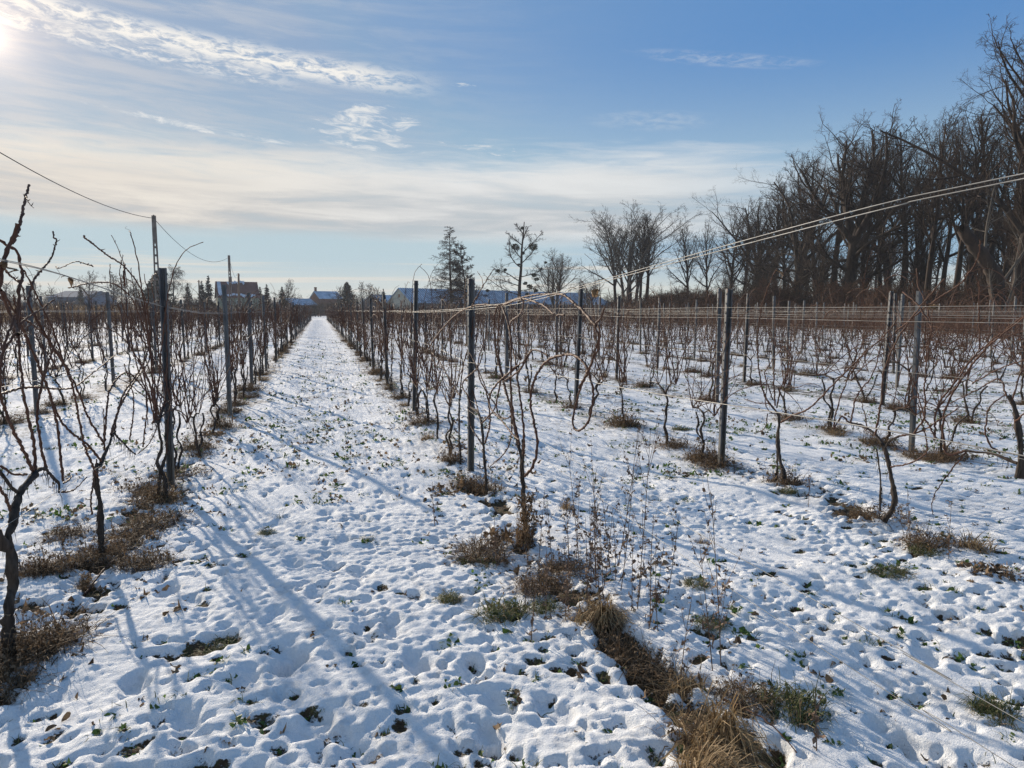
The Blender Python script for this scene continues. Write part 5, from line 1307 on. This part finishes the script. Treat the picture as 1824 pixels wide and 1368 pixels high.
def building(name, label, a, b, W, eave, ridge, wallmat, gablemat, roofmat, ribs=0, hip=0.0, over=.35, chimney=None, gable_hole=False, windows=(), ribmat=None, snow_patch=None):
    ex, ey, L = frame(a, b, W); rz = math.atan2(ex[1], ex[0]); t = thing(name, label, 'building', a, rz)
    flip = 1.0 if (np.array([-math.sin(rz), math.cos(rz), 0]) @ ey) > 0 else -1.0
    Y = lambda v: v*flip
    mb = MB(); th = .25
    boxes(mb, (L/2, Y(th/2), eave/2-.1), (L, th, eave+.2)); boxes(mb, (L/2, Y(W-th/2), eave/2-.1), (L, th, eave+.2)); mb.build('wall', wallmat, t, False)
    for x_, nm in ((0, 'gable_wall'), (L, 'gable_wall')):
        g = MB(); hipx = hip if x_ else 0
        top = ridge if not hipx else eave
        x0, x1 = (x_-.003, x_+th) if x_ == 0 else (x_-th, x_+.003)
        for xx, s in ((x0, 1), (x1, -1)):
            v = [[xx, Y(0), -.2], [xx, Y(W), -.2], [xx, Y(W), eave], [xx, Y(0), eave], [xx, Y(W/2), top-.06]]
            g.add(v, [[0, 1, 2, 3], [3, 2, 4, 3]] if False else [[0, 1, 2, 3]]); g.add([v[3], v[2], [xx, Y(W*.5), top-.06], [xx, Y(W*.25), (eave+top)/2-.03]], [[0, 1, 2, 3]])
        g.build(nm, gablemat, t, False)
    if gable_hole:
        g = MB(); boxes(g, (-.06, Y(W/2), ridge-2.1), (.10, .7, .9)); g.build('loft_hatch', M['rust'], t, False)
    sl = (ridge-eave)/(W/2); rf = MB(); thick = .14
    for s in (0, 1):
        y0, y1 = (-over, W/2) if s == 0 else (W+over, W/2); z0 = eave-over*sl
        xa, xb = -over, L+over*(0 if hip else 1)
        tb = xb-hip if hip else xb
        lo = np.array([[xa, Y(y0), z0], [xb+(.4 if hip else 0), Y(y0), z0], [tb, Y(y1), ridge], [xa, Y(y1), ridge]])
        up = lo+np.array([0, 0, thick]); rf.add(np.vstack([lo, up]), [[0, 1, 2, 3], [4, 5, 6, 7], [0, 1, 5, 4], [1, 2, 6, 5], [3, 0, 4, 7]])
    if hip:
        lo = np.array([[L+.4, Y(-over), eave-over*sl], [L+.4, Y(W+over), eave-over*sl], [L-hip, Y(W/2), ridge], [L-hip, Y(W/2)+.01, ridge]])+np.array([0, 0, thick]); rf.add(lo, [[0, 1, 2, 3]])
    ro = rf.build('roof', roofmat, t, False)
    if ribs:
        rb = MB()
        for i in range(ribs):
            x_ = (i+.5)/ribs*L
            zt = ridge if x_ < L-hip else eave+(ridge-eave)*(L-x_)/max(hip, .1); yt = W/2 if x_ < L-hip else (W/2)*(L-x_)/max(hip, .1)
            p = np.array([[x_, Y(-over), eave-over*sl+thick+.02], [x_, Y(yt), zt+thick+.02]]); tubes(rb, np.array([p[0], p.mean(0), p[1]]), np.full(3, .075), 4)
        rb.build('ribs', ribmat or M['rib'], ro)
    if snow_patch:
        sp = MB(); r = np.random.default_rng(3)
        for (u0, u1, w0, w1) in snow_patch:
            n = 14; us = np.linspace(u0, u1, n); lo_ = w0+.05*r.normal(0, 1, n); hi_ = w1+.05*r.normal(0, 1, n)
            pt = lambda u, w: np.array([u*L, Y(w*W/2), eave+w*(ridge-eave)+thick+.03])
            V = np.array([pt(u, w) for u, w in zip(us, lo_)]+[pt(u, w) for u, w in zip(us, hi_)]); V2 = V+np.array([0, 0, .05])
            sp.add(np.vstack([V2, V]), [[i, i+1, n+i+1, n+i] for i in range(n-1)]+[[i, i+1, 2*n+i+1, 2*n+i] for i in range(n-1)])
        sp.build('snow_patch', M['snow'], ro, False)
    if chimney:
        c = MB(); boxes(c, (chimney*L, Y(W/2), ridge+.5), (.6, .6, 1.5)); boxes(c, (chimney*L, Y(W/2), ridge+1.28), (.75, .75, .12)); c.build('chimney', M['brick'], ro, False)
    for (u, z, w, h) in windows:
        f_ = MB(); boxes(f_, (u*L, Y(-.03), z), (w+.2, .10, h+.2)); fo = f_.build('window', M['render'], t, False)
        g = MB(); boxes(g, (u*L, Y(-.07), z), (w, .06, h)); g.build('pane', M['glass'], fo, False)
    return t
A_, B_ = at_depth(735, 196), at_depth(1092, 262)
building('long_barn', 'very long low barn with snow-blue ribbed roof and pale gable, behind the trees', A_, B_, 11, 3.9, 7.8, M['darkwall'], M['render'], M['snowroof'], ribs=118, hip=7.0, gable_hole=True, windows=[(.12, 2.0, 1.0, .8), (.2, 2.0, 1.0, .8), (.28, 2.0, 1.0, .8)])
building('farm_house', 'pale green house with red tiled roof partly covered in snow', at_depth(396, 172), at_depth(466, 176), 9, 5.0, 8.6, M['greenwall'], M['greenwall'], M['redroof'], chimney=.35, snow_patch=[(.0, .09, .05, .95), (.12, .95, .0, .10), (.25, .7, .88, .99)],
         windows=[(.22, 3.4, 1.0, 1.2), (.5, 3.4, 1.0, 1.2), (.78, 3.4, 1.0, 1.2)])
building('brick_barn', 'dark brick barn end with thinly snowed roof, middle of the hedge', at_depth(574, 222), at_depth(612, 226), 9, 5.4, 7.6, M['brick'], M['brick'], M['snowroof'], chimney=.04)
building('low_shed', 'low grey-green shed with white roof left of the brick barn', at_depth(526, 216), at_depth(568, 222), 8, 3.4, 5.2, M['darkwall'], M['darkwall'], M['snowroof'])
building('blue_hall', 'long blue-grey hall on the left skyline behind the dry field', at_depth(96, 215), at_depth(158, 215), 18, 5.6, 7.6, M['hall'], M['hall'], M['hall'])
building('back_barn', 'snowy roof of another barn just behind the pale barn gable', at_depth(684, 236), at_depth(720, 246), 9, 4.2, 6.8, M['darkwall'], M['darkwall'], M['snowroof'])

# paddock fence in front of the barn
def fence():
    a, b = at_depth(720, 172), at_depth(1100, 205); n = 44
    t = thing('paddock_fence', 'thin pale post-and-rail fence in front of the long barn', 'fence', a)
    mb = MB(); d = b-a
    for i in range(2): tubes(mb, np.array([d*u+np.array([0, 0, .6+.6*i]) for u in np.linspace(0, 1, 30)]), np.full(30, .035), 4)
    mb.build('rails', M['palebark'], t)
    for i in range(n):
        mb = MB(); boxes(mb, (0, 0, .7), (.10, .10, 1.4)); o = mb.build('fence_post', M['palebark'], t, False); o.location = d*(i/(n-1))
fence()

# ---------------------------------------------------------------- poles and their cable
M['concrete'] = simple('weathered_concrete', (0.12, 0.10, 0.085), (0.22, 0.19, 0.165), 2.2, 0.9, bump=.3, bscale=14)
M['polewood'] = simple('pole_wood', (0.10, 0.065, 0.045), (0.19, 0.13, 0.09), 2.5, 0.85, stretch=(1, 1, .15), bump=.3, bscale=20)
M['cable'] = simple('black_cable', (0.012, 0.012, 0.012), (0.02, 0.02, 0.02), 2, 0.6)
def ladder_pole(px, depth, ytop, label):
    p = at_depth(px, depth); H = top_h(px, ytop, depth); rz = math.atan2(p[1], p[0])-1.57
    t = thing('concrete_pole', label, 'utility pole', p, rz, 'utility poles carrying the cable')
    mb = MB()
    for s in (-1, 1):
        x0, x1 = .17, .10
        v = []
        for z, x in ((-.5, x0), (H*.5, (x0+x1)/2), (H*.74, x1), (H, x1*.9)):
            for (u, w) in ((-.055, -.09), (.055, -.09), (.055, .09), (-.055, .09)): v.append([s*x+u*(1 if z < H*.74 else 1.25), w*(1-.3*z/H), z])
        q = [[4*i+j, 4*i+(j+1) % 4, 4*i+4+(j+1) % 4, 4*i+4+j] for i in range(3) for j in range(4)]+[[12, 13, 14, 15]]; mb.add(v, q)
    z = .3
    while z < H*.76: boxes(mb, (0, 0, z), (.30-.12*z/H, .12, .16)); z += .62
    boxes(mb, (0, 0, H*.88), (.13, .10, H*.24)); mb.build('shaft', M['concrete'], t, False)
    ib = MB(); tubes(ib, np.array([[0, -.1, H-.25], [0, -.25, H-.22], [0, -.27, H-.1]]), np.full(3, .02), 5); tubes(ib, np.array([[0, -.27, H-.12], [0, -.27, H-.02], [0, -.27, H+.03]]), np.array([.05, .06, .03]), 8); ib.build('insulator', M['palebark'], t)
    return p+np.array([0, 0, H-.2])
P1 = ladder_pole(289, 56, 384, 'nearest slotted concrete pole, standing behind the left vineyard post')
P2 = ladder_pole(417, 97, 455, 'middle slotted concrete pole in front of the red-roofed house')
def wood_pole(px, depth, ytop, label, base=.16):
    p = at_depth(px, depth); H = top_h(px, ytop, depth); t = thing('wooden_pole', label, 'utility pole', p, 0, 'utility poles carrying the cable'); mb = MB()
    tubes(mb, np.array([[0, 0, -.4], [0, 0, H*.5], [0.05, 0, H]]), np.array([base*1.2, base, base*.75]), 9); mb.build('shaft', M['polewood'], t)
    c = MB(); boxes(c, (0, 0, H-.35), (.7, .10, .10)); c.build('crossarm', M['polewood'], t, False); return p+np.array([0, 0, H-.2])
P3 = wood_pole(432, 146, 487, 'leaning brown wooden pole right in front of the red roof', .24)
wood_pole(362, 178, 499, 'short wooden pole among the spruces left of the house', .2)
wood_pole(72, 200, 498, 'faint wooden pole on the left skyline above the field', .16)
d1 = P1-P2; P0 = P1+np.array([d1[0]*.9, d1[1]*.98, 0.3])
P0 = np.array([-11.9, 17.5, 8.95])
def cable(a, b, sag, label):
    u = np.linspace(0, 1, 26)[:, None]; P = a+(b-a)*u-np.array([0, 0, 1.])*(4*sag*u*(1-u)); mb = MB(); tubes(mb, P, np.full(26, .021), 5)
    tag(mb.build('overhead_cable', M['cable']), label, 'cable', 'sagging overhead cable')
cable(P0, P1, 1.15, 'black cable rising to the upper left from the nearest concrete pole')
cable(P1, P2, 1.75, 'black cable sagging between the two slotted concrete poles')
cable(P2, P3, 1.6, 'short far cable from middle concrete pole down to the wooden pole')

# ---------------------------------------------------------------- dry field grass beyond the left rows
def dry_field():
    mb = MB(); r = np.random.default_rng(8)
    for i in range(620):
        y = r.uniform(96, 168); x = -24-r.random()*75+(y-96)*.16
        if x > -18 and y < 132: continue
        blades(mb, 18, 1.3, 2.3, .03, r, .25, .3, int(r.random() < .25), x, y)
    tag(mb.build('dry_field_grass', [M['straw'], M['dry']], smooth=False), 'band of tall tan dry grass beyond the left vine rows', 'dry grass', kind='stuff')
dry_field()

# ---------------------------------------------------------------- air
def haze():
    mb = MB(); boxes(mb, (0, 0, 14.5), (1420, 1420, 32)); m = bpy.data.materials.new('thin_air'); m.use_nodes = True; k = NT(m.node_tree); k.n.clear()
    o = k.n.new('ShaderNodeOutputMaterial'); v = k.n.new('ShaderNodeVolumePrincipled'); v.inputs['Color'].default_value = (.86, .91, 1, 1); v.inputs['Density'].default_value = .00036; v.inputs['Anisotropy'].default_value = .05
    k.l.new(v.outputs[0], o.inputs['Volume']); tag(mb.build('haze', m, smooth=False), kind='stuff')
haze()
